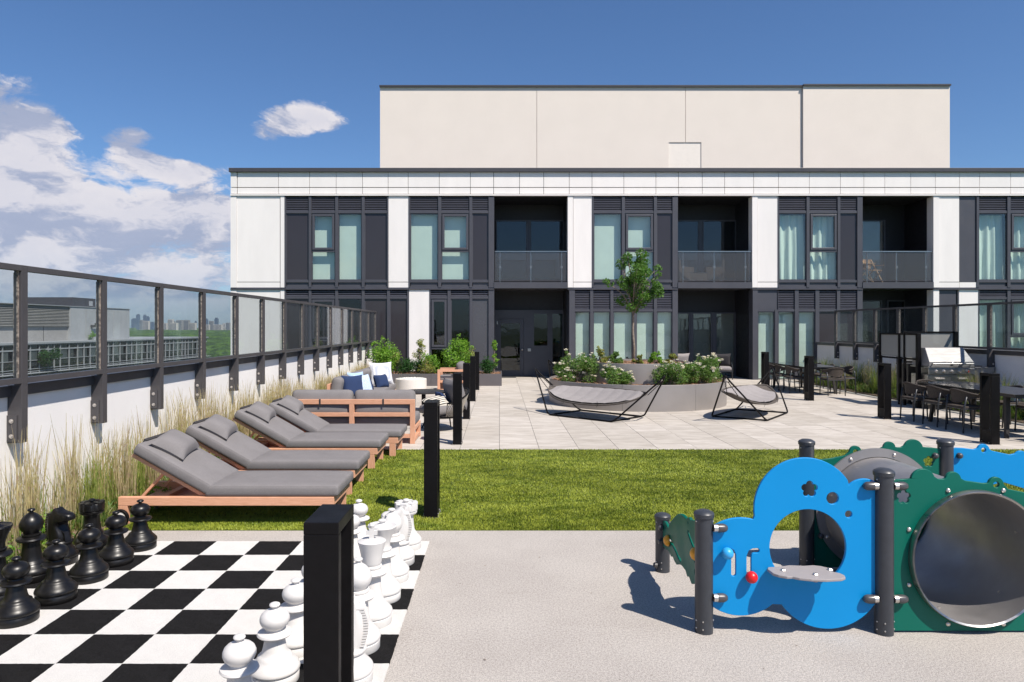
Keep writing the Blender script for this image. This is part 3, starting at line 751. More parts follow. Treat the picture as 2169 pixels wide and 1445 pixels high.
for y, l in ((2.675, 'tall black bollard in front, standing on the chessboard among the white pieces'), (6.72, 'black bollard standing on the artificial grass right of the first lounger'),
             (10.82, 'black bollard beside the woven rope armchair, first one on the pavers'), (13.78, 'black bollard between the rope armchair and the round table, second on the pavers'),
             (17.05, 'black bollard in front of the wooden armchair, third on the pavers of the left row'), (20.1, 'smallest black bollard, last of the left row, in front of the low planter')):
    bollard((BX, y, 0), l)
for y, l in ((10.82, 'black bollard at the near end of the front dining table'), (13.78, 'black bollard left of the grill and the front dining set'),
             (17.2, 'black bollard at the near corner of the rear dining set'), (20.05, 'last black bollard of the right row, behind the right hammock')):
    bollard((BR+(.03 if y > 15 else 0), y, 0), l)

# ------------------------------------------------------------ giant chess
SQ = .3556; MX1 = -.587; MY1 = 5.862
cm = thing('chess_mat', 'black and white chequered giant chess mat on the grey play surface', 'chess mat', (MX1-8*SQ, MY1-8*SQ, 0))
sqm = {}
for i in range(8):
    for j in range(8):
        k = (i+j) % 2     # i from left, j from near
        white = ((7-i)+(7-j)) % 2 == 0
        if white not in sqm:
            n = 18; vs = []; e = .0018      # slightly fuzzy cut edges
            ring = []
            for a, b in (((0, 0), (1, 0)), ((1, 0), (1, 1)), ((1, 1), (0, 1)), ((0, 1), (0, 0))):
                for q in range(n):
                    f = q/n; ring.append(((a[0]+(b[0]-a[0])*f)*SQ+R(-e, e), (a[1]+(b[1]-a[1])*f)*SQ+R(-e, e)))
            sqm[white] = MB().prism(ring, .0005, .0085 if white else .0075).build('square', M['mat_white' if white else 'mat_black'], cm); o = sqm[white]
        else: o = share(sqm[white])
        o.location = (i*SQ, j*SQ, 0)
base = [(.0, 0), (.118, 0), (.121, .004), (.121, .044), (.117, .048), (.117, .052), (.124, .056), (.126, .066), (.122, .080), (.108, .096), (.094, .110), (.086, .121), (.084, .128), (.078, .134), (.078, .138)]
pawn_p = base[:13]+[(.074, .134), (.066, .142), (.060, .160), (.054, .190), (.049, .214), (.047, .222), (.060, .226), (.080, .229), (.087, .237), (.083, .246), (.062, .252), (.044, .256), (.042, .262), (.052, .270), (.066, .284), (.0735, .303), (.0735, .318), (.066, .336), (.052, .349), (.034, .357), (.018, .361), (.012, .364), (.012, .369), (.022, .373), (.027, .380), (.025, .387), (.015, .392), (0, .394)]
neck = base[:13]+[(.076, .134), (.070, .145), (.064, .175), (.058, .215), (.054, .255), (.053, .268), (.066, .272), (.088, .277), (.095, .287), (.090, .297), (.068, .305), (.056, .308), (.062, .314), (.062, .322), (.052, .326)]
rook_p = base[:13]+[(.076, .134), (.070, .145), (.064, .175), (.060, .215), (.058, .262), (.062, .272), (.082, .280), (.088, .288), (.088, .300), (.083, .304), (.086, .307), (.092, .310), (.092, .358), (.086, .363), (.060, .366), (.030, .368), (.013, .370), (.012, .374), (.022, .378), (.026, .385), (.024, .392), (.014, .397), (0, .399)]
def up_(p, k, z0=.128): return [(r, z if z <= z0 else z0+(z-z0)*k) for r, z in p]
def knight_mb():
    mb = MB(); mb.lathe(base[:13]+[(.080, .136), (.078, .150), (.088, .156), (.090, .166), (.082, .176), (.05, .18), (0, .18)], 40)
    prof = [(-.055, .165), (-.072, .20), (-.082, .25), (-.083, .30), (-.076, .345), (-.066, .375), (-.050, .392), (-.030, .412), (-.012, .420), (.004, .414), (.014, .404), (.046, .396), (.084, .390), (.112, .385), (.128, .374), (.132, .356), (.126, .340), (.106, .331), (.078, .330), (.054, .316), (.034, .306), (.026, .292), (.034, .268), (.052, .238), (.066, .205), (.064, .165)]
    n = len(prof); cx_ = sum(p[0] for p in prof)/n; cz = sum(p[1] for p in prof)/n
    layers = [(.034, .93, 1), (.046, .80, 1), (.052, .55, 1)]
    vs = []; fs = []
    L = []
    for sgn in (-1, 1):
        for (y, k, _) in layers: L.append((sgn*y, k))
    L = [(-.054, .50), (-.047, .80), (-.034, .95), (0, 1.0), (.034, .95), (.047, .80), (.054, .50)]
    for (y, k) in L:
        for (x, z) in prof:
            hx_ = 1 if z < .32 else max(.62, 1-(z-.32)*4.2)          # head narrower than the neck
            c = -.03 if z > .3 else -.01
            vs.append((c+(x-c)*k, y*hx_*1.12, (cz+(z-cz)*(.9+.1*k))))
    for a in range(len(L)-1):
        for i in range(n): j = (i+1) % n; fs.append((a*n+i, a*n+j, (a+1)*n+j, (a+1)*n+i))
    fs.append(tuple(range(n-1, -1, -1))); fs.append(tuple((len(L)-1)*n+i for i in range(n)))
    mb.add(vs, fs)
    for s_ in (-1, 1):                                             # ears, eyes, nostrils, cheeks
        mb.add([(-.040, s_*.014, .392), (-.008, s_*.014, .396), (-.014, s_*.034, .394), (-.030, s_*.020, .432)], [(0, 1, 3), (1, 2, 3), (2, 0, 3), (0, 2, 1)])
        mb.lathe([(0, -.012), (.009, -.009), (.012, 0), (.009, .009), (0, .012)], 10, M=TR(.018, s_*.034, .378))
        mb.lathe([(0, -.012), (.010, -.008), (.013, 0), (.010, .008), (0, .012)], 10, M=TR(.110, s_*.026, .366))
        mb.lathe([(0, -.02), (.018, -.012), (.024, 0), (.018, .012), (0, .02)], 12, M=TR(.0, s_*.026, .345))
    for i in range(15):                                            # ridges of the mane
        f = i/14; z = .375-f*.185; x = -.067-.020*sin(f*pi)-.004
        mb.box(x-.010, x+.028, -.047, .047, z-.0045, z+.0045, TR())
    mb.add(*( [(v[0], v[1], v[2]) for v in [(.03, -.03, .17), (.088, -.024, .175), (.088, .024, .175), (.03, .03, .17), (.03, -.03, .26), (.068, -.018, .235), (.068, .018, .235), (.03, .03, .26)]], [(0, 3, 2, 1), (4, 5, 6, 7), (0, 1, 5, 4), (1, 2, 6, 5), (2, 3, 7, 6), (3, 0, 4, 7)]))
    return mb
def piece(kind, color):
    m = M['chess_'+color]
    if kind == 'pawn': return MB().lathe(pawn_p, 40).build('pawn', m, smooth=True, auto=50)
    if kind == 'rook':
        mb = MB().lathe(rook_p, 48, rf=lambda a, z: 1 if z < .305 or z > .362 else (1.0 if (a*6/(2*pi)) % 1 < .72 else .93))
        for k in range(6):
            a = 2*pi*(k+.36)/6; mb.box(.052, .090, -.028, .028, .358, .372, TR(rz=a))
        return mb.build('rook', m, smooth=True, auto=40)
    if kind == 'knight': return knight_mb().build('knight', m, smooth=True, auto=42)
    if kind == 'bishop':
        p = up_(neck, 1.02)+[(.046, .330), (.052, .340), (.068, .360), (.076, .385), (.074, .410), (.062, .436), (.044, .456), (.024, .470), (.013, .476), (.012, .481), (.022, .486), (.026, .493), (.022, .500), (0, .505)]
        mb = MB()
        def rf(a, z):
            if .352 < z < .45:
                da = abs(((a-pi*1.15+pi) % (2*pi))-pi)
                zz = .385+(.45-z)*0; c = (z-.352)/.098
                w = .32*c+.05
                if da < w: return .62
            return 1
        return MB().lathe(p, 64, rf=rf).build('bishop', m, smooth=True, auto=40)
    if kind == 'queen':
        p = up_(neck, 1.06)+[(.052, .345), (.050, .360), (.056, .385), (.068, .420), (.084, .455), (.094, .476), (.090, .486), (.070, .480), (.050, .482), (.030, .492), (.016, .498), (.016, .503), (.024, .508), (.026, .515), (.018, .522), (0, .524)]
        return MB().lathe(p, 72, rf=lambda a, z: 1+(.055*abs(cos(4*a))-.02)*max(0, min(1, (z-.43)/.03)) if .43 < z < .489 else 1).build('queen', m, smooth=True, auto=45)
    p = up_(neck, 1.12)+[(.058, .360), (.060, .368), (.064, .400), (.074, .450), (.084, .486), (.086, .494), (.080, .498), (.040, .504), (.018, .508), (0, .510)]
    mb = MB().lathe(p, 48)
    mb.box(-.014, .014, -.011, .011, .505, .575).box(-.034, .034, -.0105, .0105, .530, .556).lathe([(0, .572), (.014, .576), (.018, .588), (.013, .600), (0, .604)], 14)
    return mb.build('king', m, smooth=True, auto=40)
protoP = {}
def put(kind, color, x, y, rz, label):
    k = (kind, color)
    o = protoP.get(k)
    if o is None: o = protoP[k] = piece(kind, color)
    else: o = o.copy(); COL.objects.link(o)
    o.location = (x+R(-.012, .012), y+R(-.012, .012), .0085); o.rotation_euler = (0, 0, rz)
    tag(o, label, 'chess piece', 'giant %s chess pieces' % color)
def row(j): return MY1-SQ*(j+.5)
WX = MX1-SQ*.5; WP = WX-SQ-.02
for j, (k, l) in enumerate((('rook', 'white rook at the far corner of the board nearest the grass'), ('knight', 'white knight with ridged mane next to the far white rook'), ('bishop', 'white bishop behind the queen, between the queen and the far knight'),
                            ('queen', 'white queen with scalloped crown behind the king'), ('king', 'white king with a cross on top, right of the tall black bollard'), ('bishop', 'white bishop partly behind the tall black bollard, in front of the king'),
                            ('knight', 'white knight hidden mostly behind the tall black bollard'), ('rook', 'white rook nearest the camera at the bottom edge behind the bollard'))):
    put(k, 'white', WX-(.02 if j == 5 else 0), row(j), pi*1.05 if k == 'knight' else 0, l)
PL = ['white pawn farthest away, beside the grass edge', 'white pawn second from the grass, just right of the bollard top', 'white pawn third from the grass, behind the tall bollard', 'white pawn fourth from the grass, fully behind the tall bollard',
      'white pawn peeking out left of the tall bollard', 'white pawn third from the camera, touching the bollard edge', 'white pawn second from the camera, second from the left of the white row', 'white pawn nearest the camera at the bottom of the picture']
for j, l in enumerate(PL): put('pawn', 'white', WP-(.045 if j == 7 else 0), row(j), 0, l)
KX = MX1-SQ*7.5-.04; KP = MX1-SQ*6.5-.01
put('rook', 'black', KX-.02, row(0), .4, 'black rook with notched top at the far left corner of the board')
put('knight', 'black', KX-.04, row(1), -.35, 'black knight horse head facing the white pieces')
put('bishop', 'black', KX-.03, row(2), 0, 'black bishop with a slot in its head beside the grasses')
put('queen', 'black', KX-.03, row(3), .2, 'black queen cut off by the left picture edge')
for j, l in enumerate(('black pawn farthest away, beside the wheel of the first lounger', 'black pawn in front of the black rook, second from the grass', 'black pawn in the middle of its row, in front of the black knight', 'black pawn in front of the black bishop, fourth from the grass', 'black pawn nearest the camera at the left picture edge')):
    put('pawn', 'black', KP-(.05 if j == 4 else .02*(j in (2, 3))), row(j), R(0, 6), l)

# ------------------------------------------------------------ sun loungers
def lounger(label, loc):
    t_ = thing('sun_lounger', label, 'sun lounger', loc, 0, 'wooden sun loungers with grey cushions in a row on the grass')
    # local: x 0 = head end, x 1.95 foot end; y 0 near side, y .68 far side
    Wd = .69; zt_ = .262; th = .078
    MB().box(0, 1.95, 0, .05, zt_-th, zt_).build('side_rail', M['wood'], t_, bevel=.004); MB().box(0, 1.95, Wd-.05, Wd, zt_-th, zt_).build('side_rail', M['wood'], t_, bevel=.004)
    MB().box(1.90, 1.951, .051, Wd-.051, zt_-th, zt_-.002).build('end_rail', M['wood_y'], t_, bevel=.004); MB().box(0.30, .36, .051, Wd-.051, zt_-th, zt_-.03).build('cross_rail', M['wood_y'], t_)
    for x, y in ((0, 0), (1.83, 0), (0, Wd-.05), (1.83, Wd-.05)):
        MB().box(x, x+(.085 if x else .085), y+.001, y+.049, .0, zt_-th-.001).build('leg', M['wood_z'], t_, bevel=.003)
    for y in (.06, Wd-.09): MB().box(.86, 1.90, y, y+.03, zt_-.05, zt_-.012).build('ledger', M['wood'], t_)
    sl = None
    for i in range(12):
        x = .80+i*.092
        if sl is None: sl = MB().box(0, .062, .052, Wd-.052, zt_-.02, zt_-.003).build('slat', M['wood_y'], t_); sl.location = (x, 0, 0)
        else: share(sl, loc=(x, 0, 0))
    # tilted back part, hinge at x = .80
    th_ = radians(29.5); Mb = Matrix.Translation((.80, 0, zt_-.02)) @ Matrix.Rotation(pi+th_, 4, 'Y') @ Matrix.Scale(-1, 4, (0, 0, 1))
    MB().box(0, .80, .052, .092, -.02, .012, Mb).box(0, .80, Wd-.092, Wd-.052, -.02, .012, Mb).box(.755, .80, .094, Wd-.094, -.019, .011, Mb).build('back_frame', M['wood'], t_)
    sb = None
    for i in range(7):
        if sb is None: sb = MB().box(.05, .115, .094, Wd-.094, -.008, .008, Mb).build('slat', M['wood_y'], t_)
        else: share(sb, loc=(-cos(th_)*.1*i, 0, sin(th_)*.1*i))
    for y in (.11, Wd-.14): MB().bar((.80-cos(th_)*.48, y, zt_+sin(th_)*.44), (.14, y+.01, .215), .03, .022).build('prop_bar', M['wood'], t_)
    MB().box(.09, .75, .052, Wd-.052, .17, .19).build('tray', M['wood_y'], t_)
    for y in (-.03, Wd+.005):
        w_ = MB().lathe([(.055, 0), (.072, 0), (.078, .008), (.078, .022), (.072, .03), (.055, .03), (.055, 0)], 28, M=TR(.03, y+.03, .079, rx=pi/2)).build('wheel', M['black_metal'], t_, smooth=True, auto=40)
        MB().lathe([(0, .002), (.054, .002), (.0545, .027), (0, .027)], 24, M=TR(.03, y+.03, .079, rx=pi/2)).build('hub', M['white_panel'], w_, smooth=True, auto=40)
    Mc = TR(1.385, Wd/2, zt_+.052); c1 = MB().cushion(1.215, Wd-.005, .10, .028, .014, Mc).build('seat_cushion', M['grey_fabric'], t_, smooth=True)
    pp = []
    for sx_, sy_ in ((-1, -1), (1, -1), (1, 1), (-1, 1)): pp.append((1.385+sx_*.592, Wd/2+sy_*.332, zt_+.093))
    MB().tube(fillet(pp, .02, closed=True), .0045, 6, closed=True).build('piping', M['grey_fabric'], c1, smooth=True)
    Mk = Matrix.Translation((.80, 0, zt_+.002)) @ Matrix.Rotation(th_, 4, 'Y') @ Matrix.Translation((-.395, Wd/2, .062))
    c2 = MB().cushion(.79, Wd-.005, .105, .028, .014, Mk).build('back_cushion', M['grey_fabric'], t_, smooth=True)
    pp = [Mk @ Vector((a*.377, b*.332, .043)) for a, b in ((-1, -1), (1, -1), (1, 1), (-1, 1))]
    MB().tube(fillet(pp, .02, closed=True), .0045, 6, closed=True).build('piping', M['grey_fabric'], c2, smooth=True)
    Mp = Matrix.Translation((.80, 0, zt_+.002)) @ Matrix.Rotation(th_, 4, 'Y') @ Matrix.Translation((-.58, Wd/2-.02, .150)) @ Matrix.Rotation(radians(8), 4, 'Z')
    p_ = MB().pillow(.34, .50, .19, Mp).build('head_pillow', M['grey_fabric'], t_, smooth=True)
    MB().box(-.80, -.77, Wd/2-.2, Wd/2+.2, .0, .125, Matrix.Translation((.80, 0, zt_+.002)) @ Matrix.Rotation(th_, 4, 'Y')).build('strap', M['dark_fabric'], p_)
    return t_
l0 = lounger('nearest sun lounger, right behind the black chess pieces', (-3.45, 6.33, 0))
for x, y, rz, l in ((-3.50, 7.49, .0, 'second sun lounger from the chessboard'), (-3.50, 8.87, .0, 'third sun lounger from the chessboard, second nearest to the sofa back'), (-3.36, 9.72, 0, 'farthest sun lounger, just in front of the sofa back')):
    dup(l0, (x, y, 0), rz, l)

# ------------------------------------------------------------ wooden sofas
def sofa(name, label, loc, rz, L, arms=False, group=None):
    """local: back along y=0 (towards -y outside), seat extends to +y, width along x centred"""
    t_ = thing(name, label, 'sofa' if L > 1.2 else 'armchair', loc, rz, group)
    h = L/2; D = .80; w = .075; zb = .685
    for s_ in ((-1, 1) if L < 1.2 else (-1, 0, 1)):
        x = s_*(h-w/2); MB().box(x-w/2, x+w/2, 0, .05, 0 if s_ else .10, zb-w-.001).build('back_post', M['wood_z'], t_, bevel=.003)
    MB().box(-h, h, 0, .05, zb-w, zb).build('back_rail', M['wood'], t_, bevel=.003)
    MB().box(-h+w, h-w, .004, .046, .42, .48).build('back_rail', M['wood'], t_, bevel=.003)
    MB().box(-h+w, h-w, .004, .046, .09, .15).build('back_rail', M['wood'], t_, bevel=.003)
    for s_ in (-1, 1):
        a, b = sorted((s_*h, s_*(h-w)))
        zt_ = .62 if arms else .26
        MB().box(a, b, .051, D, zt_-.06, zt_).build('side_rail', M['wood_y'], t_, bevel=.003)
        MB().box(a, b, D-.07, D, 0, zt_-.061).build('front_leg', M['wood_z'], t_, bevel=.003)
        MB().box(a+.01, b-.01, .051, D-.071, .02, .08).build('side_rail', M['wood_y'], t_, bevel=.003)
        if arms: MB().box(a+.01, b-.01, .051, D-.071, .26, .32).build('side_rail', M['wood_y'], t_, bevel=.003)
    MB().box(-h+w+.001, h-w-.001, D-.05, D-.001, .18, .259).build('front_rail', M['wood'], t_, bevel=.003)
    sl = None
    for i in range(int((L-.2)/.11)):
        x = -h+w+.02+i*.11
        if sl is None: sl = MB().box(0, .07, .06, D-.06, .235, .255).build('slat', M['wood_y'], t_); sl.location = (x, 0, 0)
        else: share(sl, loc=(x, 0, 0))
    n = 1 if L < 1.2 else 2; cw = (L-(.16 if arms else .0))/n
    for i in range(n):
        x = -cw*n/2+cw*(i+.5)
        MB().cushion(cw-.012, D-.09, .155, .04, .015, TR(x, D/2+.045, .34)).build('seat_cushion', M['grey_fabric'], t_, smooth=True)
        b_ = MB().cushion(cw-.02, .42, .19, .075, .03, TR(x, .165, .61, rx=radians(79))).build('back_cushion', M['grey_fabric'], t_, smooth=True)
        MB().box(x-.012, x+.012, -.006, -.001, .585, .69).build('strap', M['dark_fabric'], b_)
    return t_
gs = 'wooden sofas with grey cushions round the fire pit'
sofa('sofa', 'wooden sofa seen from behind, right behind the last lounger', (-2.28, 10.79, 0), 0, 1.95, group=gs)
sofa('sofa', 'wooden sofa along the white wall holding the navy cushions', (-3.36, 14.55, 0), -pi/2, 1.85, group=gs)
sofa('sofa', 'wooden sofa along the white wall holding the large white patterned cushion', (-3.36, 16.42, 0), -pi/2, 1.85, group=gs)
sofa('wooden_armchair', 'wooden slatted armchair with grey cushions beside the low planter', (-.92, 19.9, 0), pi/2, .98, arms=True)

def stripes(name, c1, c2, sc, axis=(1, 0, 0), thr=.5, dist=.0):
    m = bpy.data.materials.new(name); m.use_nodes = True; t = NT(m.node_tree)
    p = t.n('ShaderNodeBsdfPrincipled'); out = t.n('ShaderNodeOutputMaterial'); t.set(out.inputs[0], p.outputs[0])
    tc = t.n('ShaderNodeTexCoord'); w = t.n('ShaderNodeTexWave'); w.inputs['Scale'].default_value = sc; w.inputs['Distortion'].default_value = dist; w.inputs['Detail Scale'].default_value = 9
    w.bands_direction = 'XYZ'[axis.index(1)]; t.set(w.inputs['Vector'], tc.outputs['Object'])
    t.set(p.inputs['Base Color'], t.mix(t.smooth(w.outputs['Fac'], thr-.12, thr+.12), c1, c2)); p.inputs['Roughness'].default_value = .95
    return m
M['stripe'] = stripes('striped_fabric', (.62, .58, .50), (.05, .045, .04), 7, (0, 1, 0), .62)
M['white_weave'] = stripes('white_weave', (.70, .69, .68), (.42, .45, .52), 14, (0, 0, 1), .6, 3)
M['blue_weave'] = stripes('blue_weave', (.30, .42, .60), (.60, .64, .70), 12, (0, 1, 0), .55, 6)
def cushion_thing(label, loc, rx, ry, rz, sx, sy, th, m):
    o = MB().pillow(sx, sy, th, None, 14).build('throw_cushion', M[m], smooth=True); o.location = loc; o.rotation_euler = (rx, ry, rz)
    tag(o, label, 'cushion', 'throw cushions')
cushion_thing('navy square cushion leaning at the near end of the sofa by the wall', (-2.92, 13.95, .62), radians(75), 0, radians(38), .46, .46, .16, 'navy')
cushion_thing('pale blue patterned cushion just right of the large navy one', (-2.78, 14.30, .61), radians(72), 0, radians(60), .46, .46, .15, 'blue_weave')
cushion_thing('pale blue cushion showing behind the two front cushions', (-2.98, 14.6, .66), radians(75), 0, radians(50), .42, .42, .13, 'sky_pillow')
cushion_thing('small navy cushion half hidden behind the pale blue one', (-2.84, 15.1, .55), radians(70), 0, radians(75), .34, .30, .14, 'navy')
cushion_thing('small navy cushion in the middle of the sofa, alone', (-2.72, 16.1, .55), radians(70), 0, radians(60), .42, .34, .20, 'navy')
cushion_thing('large white patterned cushion at the far end of the sofa', (-2.86, 16.95, .68), radians(75), 0, radians(35), .60, .56, .17, 'white_weave')

# fire pit, coffee table
fp = thing('fire_pit', 'round white concrete fire pit with pale stones and glass guard', 'fire pit', (-2.40, 19.0, 0))
MB().lathe([(.41, 0), (.42, .01), (.42, .395), (.41, .405), (.35, .405), (.345, .385), (.0, .38)], 56).build('bowl', M['concrete_white'], fp, smooth=True, auto=40)
st_ = MB()
for i in range(260):
    a = R(0, 2*pi); r = .33*sqrt(R(0, 1)); s_ = R(.012, .026)
    st_.lathe([(0, -s_*.6), (s_*.8, -s_*.3), (s_, 0), (s_*.7, s_*.45), (0, s_*.6)], 6, (r*cos(a), r*sin(a), .395+R(0, .018)))
st_.build('stones', M['pebble'], fp, kind='stuff')
MB().lathe([(.34, .40), (.34, .53)], 48, nocap=True).build('glass_guard', M['fire_glass'], fp, smooth=True)
ct = thing('coffee_table', 'round black slatted coffee table between the sofas and rope armchair', 'coffee table', (-1.62, 14.95, 0))
MB().lathe([(0, .405), (.46, .405), (.48, .412), (.48, .434), (.47, .44), (0, .44)], 48).build('table_top', M['table_black'], ct, smooth=True, auto=40)
MB().tube([(0, 0, .02), (0, 0, .40)], .045, 16).lathe([(0, 0), (.26, 0), (.26, .015), (.06, .03), (0, .03)], 32).build('pedestal', M['black_metal'], ct, smooth=True, auto=40)

# rope armchair
ra = thing('rope_armchair', 'round woven rope armchair with grey cushions behind the bollards', 'armchair', (-.98, 12.35, 0), radians(118))
# local: front = +y, open; back curve at -y
def shell(a, z):      # a: -pi..0 sweep round the back ; z 0..1
    r = .33+.13*z; return Vector((cos(a)*(r+.03), sin(a)*r+.03, .20+.44*z*(.55+.45*max(0, sin(-a)))+.06))
rim_t = [shell(-pi-.25+(pi+.5)*i/30, 1) for i in range(31)]; rim_b = [shell(-pi-.25+(pi+.5)*i/30, 0) for i in range(31)]
MB().tube(rim_t, .014, 8).build('top_rim', M['black_metal'], ra, smooth=True); MB().tube(rim_b, .014, 8).build('bottom_rim', M['black_metal'], ra, smooth=True)
MB().tube([Vector((cos(2*pi*i/40)*.34, sin(2*pi*i/40)*.34+.03, .25)) for i in range(40)], .014, 8, closed=True).build('seat_ring', M['black_metal'], ra, smooth=True)
rp = MB(); A0, A1 = -pi-.25, .25
for d_ in (1, -1):
    for i in range(46):
        a = A0+(A1-A0)*i/45; b_ = a+d_*.34
        pts = []
        for k in range(6):
            f = k/5; aa = min(A1, max(A0, a+(b_-a)*f)); q = shell(aa, f); q.x *= 1+.012*d_; q.y *= 1+.012*d_; pts.append(q)
        rp.tube(pts, .0065, 5)
rp.build('rope_weave', M['rope'], ra, kind='stuff')
MB().lathe([(0, .215), (.30, .22), (.34, .25), (.30, .262), (0, .262)], 32, (0, .03, 0)).build('seat_pan', M['dark_fabric'], ra, smooth=True)
for x, y in ((-.22, .26), (.22, .26), (-.2, -.2), (.2, -.2)): MB().tube([(x*.9, y*.9, .24), (x*1.2, y*1.2, 0)], [.016, .011], 8).build('leg', M['black_metal'], ra)
MB().cushion(.60, .60, .14, .06, .03, TR(0, .07, .345)).build('seat_cushion', M['grey_fabric'], ra, smooth=True)
MB().pillow(.62, .56, .24, TR(0, -.21, .62, rx=radians(72))).build('back_cushion', M['grey_fabric'], ra, smooth=True)
cushion_thing('striped cream and black cushion on the rope armchair', (-1.10, 12.20, .48), radians(35), radians(-10), radians(30), .44, .32, .13, 'stripe')
cushion_thing('navy blue cushion leaning in the rope armchair', (-1.02, 12.45, .52), radians(55), 0, radians(110), .36, .30, .12, 'navy')

# ------------------------------------------------------------ hammocks
def hammock(loc, rz, label, proto=[None]):
    if proto[0] is not None: return dup(proto[0], loc, rz, label)
    t_ = thing('hammock', label, 'hammock', loc, rz, 'leaf shaped hammock beds on black tube stands round the planter'); proto[0] = t_
    r = .0165; hb_, wb = .80, .53
    for s_ in (-1, 1):
        pts = fillet([(s_*.0, -wb, .018), (s_*hb_, -wb, .018), (s_*1.52, -.055, .80), (s_*1.60, 0, .915), (s_*1.52, .055, .80), (s_*hb_, wb, .018), (s_*.0, wb, .018)], .10, 6)
        MB().tube(pts, r, 10).build('stand_frame', M['black_metal'], t_, smooth=True)
        MB().tube([(s_*hb_*.93, -wb, .018), (s_*hb_*.93, wb, .018)], r*.95, 8).build('cross_tube', M['black_metal'], t_, smooth=True)
        MB().tube([(s_*1.50, -.07, .775), (s_*1.50, .07, .775)], .008, 6).build('hanging_bar', M['black_metal'], t_)
        ch = MB()
        for q in (-1, 1):
            for k in range(13):
                f = k/13; f2 = (k+1)/13; a = Vector((s_*1.50, q*.03, .765)); b = Vector((s_*1.16, q*.10, .50))
                p0 = a.lerp(b, f); p1 = a.lerp(b, f2); ch.tube([p0+Vector((0, .006*(-1)**k, 0)), p1-Vector((0, .006*(-1)**k, 0))], .0075, 5)
        ch.build('chain', M['black_metal'], t_)
    def bed(u, v, off=0):     # u -1..1 along, v -1..1 across
        w = .43*max(0, 1-abs(u)**2.3)**.62
        z = .41+.045*u*u+.075*abs(u)**6; dep = .10*(1-u*u)**.8; z += .30*v*w
        return Vector((u*1.19, v*w*1.02, z-dep*(1-v*v)+off))
    n, m_ = 40, 12; mb = MB(); vs = []; fs = []
    for off in (0, -.012):
        for i in range(n+1):
            for j in range(m_+1): vs.append(bed(-1+2*i/n, -1+2*j/m_, off))
    q = (n+1)*(m_+1)
    for o_ in (0, 1):
        for i in range(n):
            for j in range(m_):
                a = o_*q+i*(m_+1)+j; f = (a, a+m_+1, a+m_+2, a+1); fs.append(f if o_ == 0 else f[::-1])
    mb.add(vs, fs); mb.build('bed_shell', M['hammock_base'], t_, smooth=True)
    rim = [bed(-1+2*i/n, -1) for i in range(n+1)]+[bed(1-2*i/n, 1) for i in range(1, n)]
    MB().tube(rim, .017, 8, closed=True).build('rim_tube', M['hammock_base'], t_, smooth=True)
    vs = []; fs = []; nn = 72
    def top(i, j):
        u = -.93+1.78*i/nn; v = (-1+2*j/m_)*.88
        seg = (u+.93)/1.78*8; rr = abs(sin(seg*pi))**.5*.24+.6
        return bed(u, v)+Vector((0, 0, (.02+.036*rr)*max(.0, 1-v**6)**.5*max(0, min(1, (u+.93)*9+.1, (.85-u)*9+.1))+.006))
    for i in range(nn+1):
        for j in range(m_+1): vs.append(top(i, j))
    for i in range(nn):
        for j in range(m_): a = i*(m_+1)+j; fs.append((a, a+m_+1, a+m_+2, a+1))
    MB().add(vs, fs).build('mattress', M['grey_light'], t_, smooth=True)
    for x, y in ((-.5, -.40), (.35, -.42), (.45, .42)):
        MB().tube([(x, y, .36), (x+.02, y*1.04, .28), (x-.01, y*1.02, .25)], .004, 5).build('tie_string', M['black_metal'], t_)
    return t_
hammock((1.93, 14.12, 0), math.atan2(-.69, .72), 'hammock bed in front of the planter on the left, seen from its long side')
hammock((5.13, 14.30, 0), math.atan2(.81, .59), 'hammock bed at the right end of the round planter, seen from its end')
hammock((2.45, 20.4, 0), math.atan2(.72, .69), 'hammock mostly hidden behind the left rose bush, only its stand tip showing')
hammock((4.95, 20.15, 0), math.atan2(-.74, .69), 'hammock mostly hidden behind the right rose bush, only its stand tip showing')

# ------------------------------------------------------------ dining furniture
def dining_table(label, x0, x1, y0, y1, zt_=.74):
    t_ = thing('dining_table', label, 'dining table', ((x0+x1)/2, (y0+y1)/2, 0), 0, 'long black dining tables'); a = (x1-x0)/2; b = (y1-y0)/2
    MB().box(-a, a, -b, b, zt_-.012, zt_).build('glass_top', M['glass_table'], t_, bevel=.003)
    MB().box(-a+.03, a-.03, -b+.03, b-.03, zt_-.06, zt_-.013).build('apron', M['table_black'], t_)
    for sx in (-1, 1):
        for sy in (-1, 1):
            MB().add([(sx*(a-.16)+i*.035, sy*(b-.40)+j*.035, zt_-.061) for i, j in ((-1, -1), (1, -1), (1, 1), (-1, 1))]+[(sx*(a-.10)+i*.025, sy*(b-.32)+j*.025, 0) for i, j in ((-1, -1), (1, -1), (1, 1), (-1, 1))],
                     [(0, 1, 2, 3), (7, 6, 5, 4), (4, 5, 1, 0), (5, 6, 2, 1), (6, 7, 3, 2), (7, 4, 0, 3)]).build('leg', M['table_black'], t_)
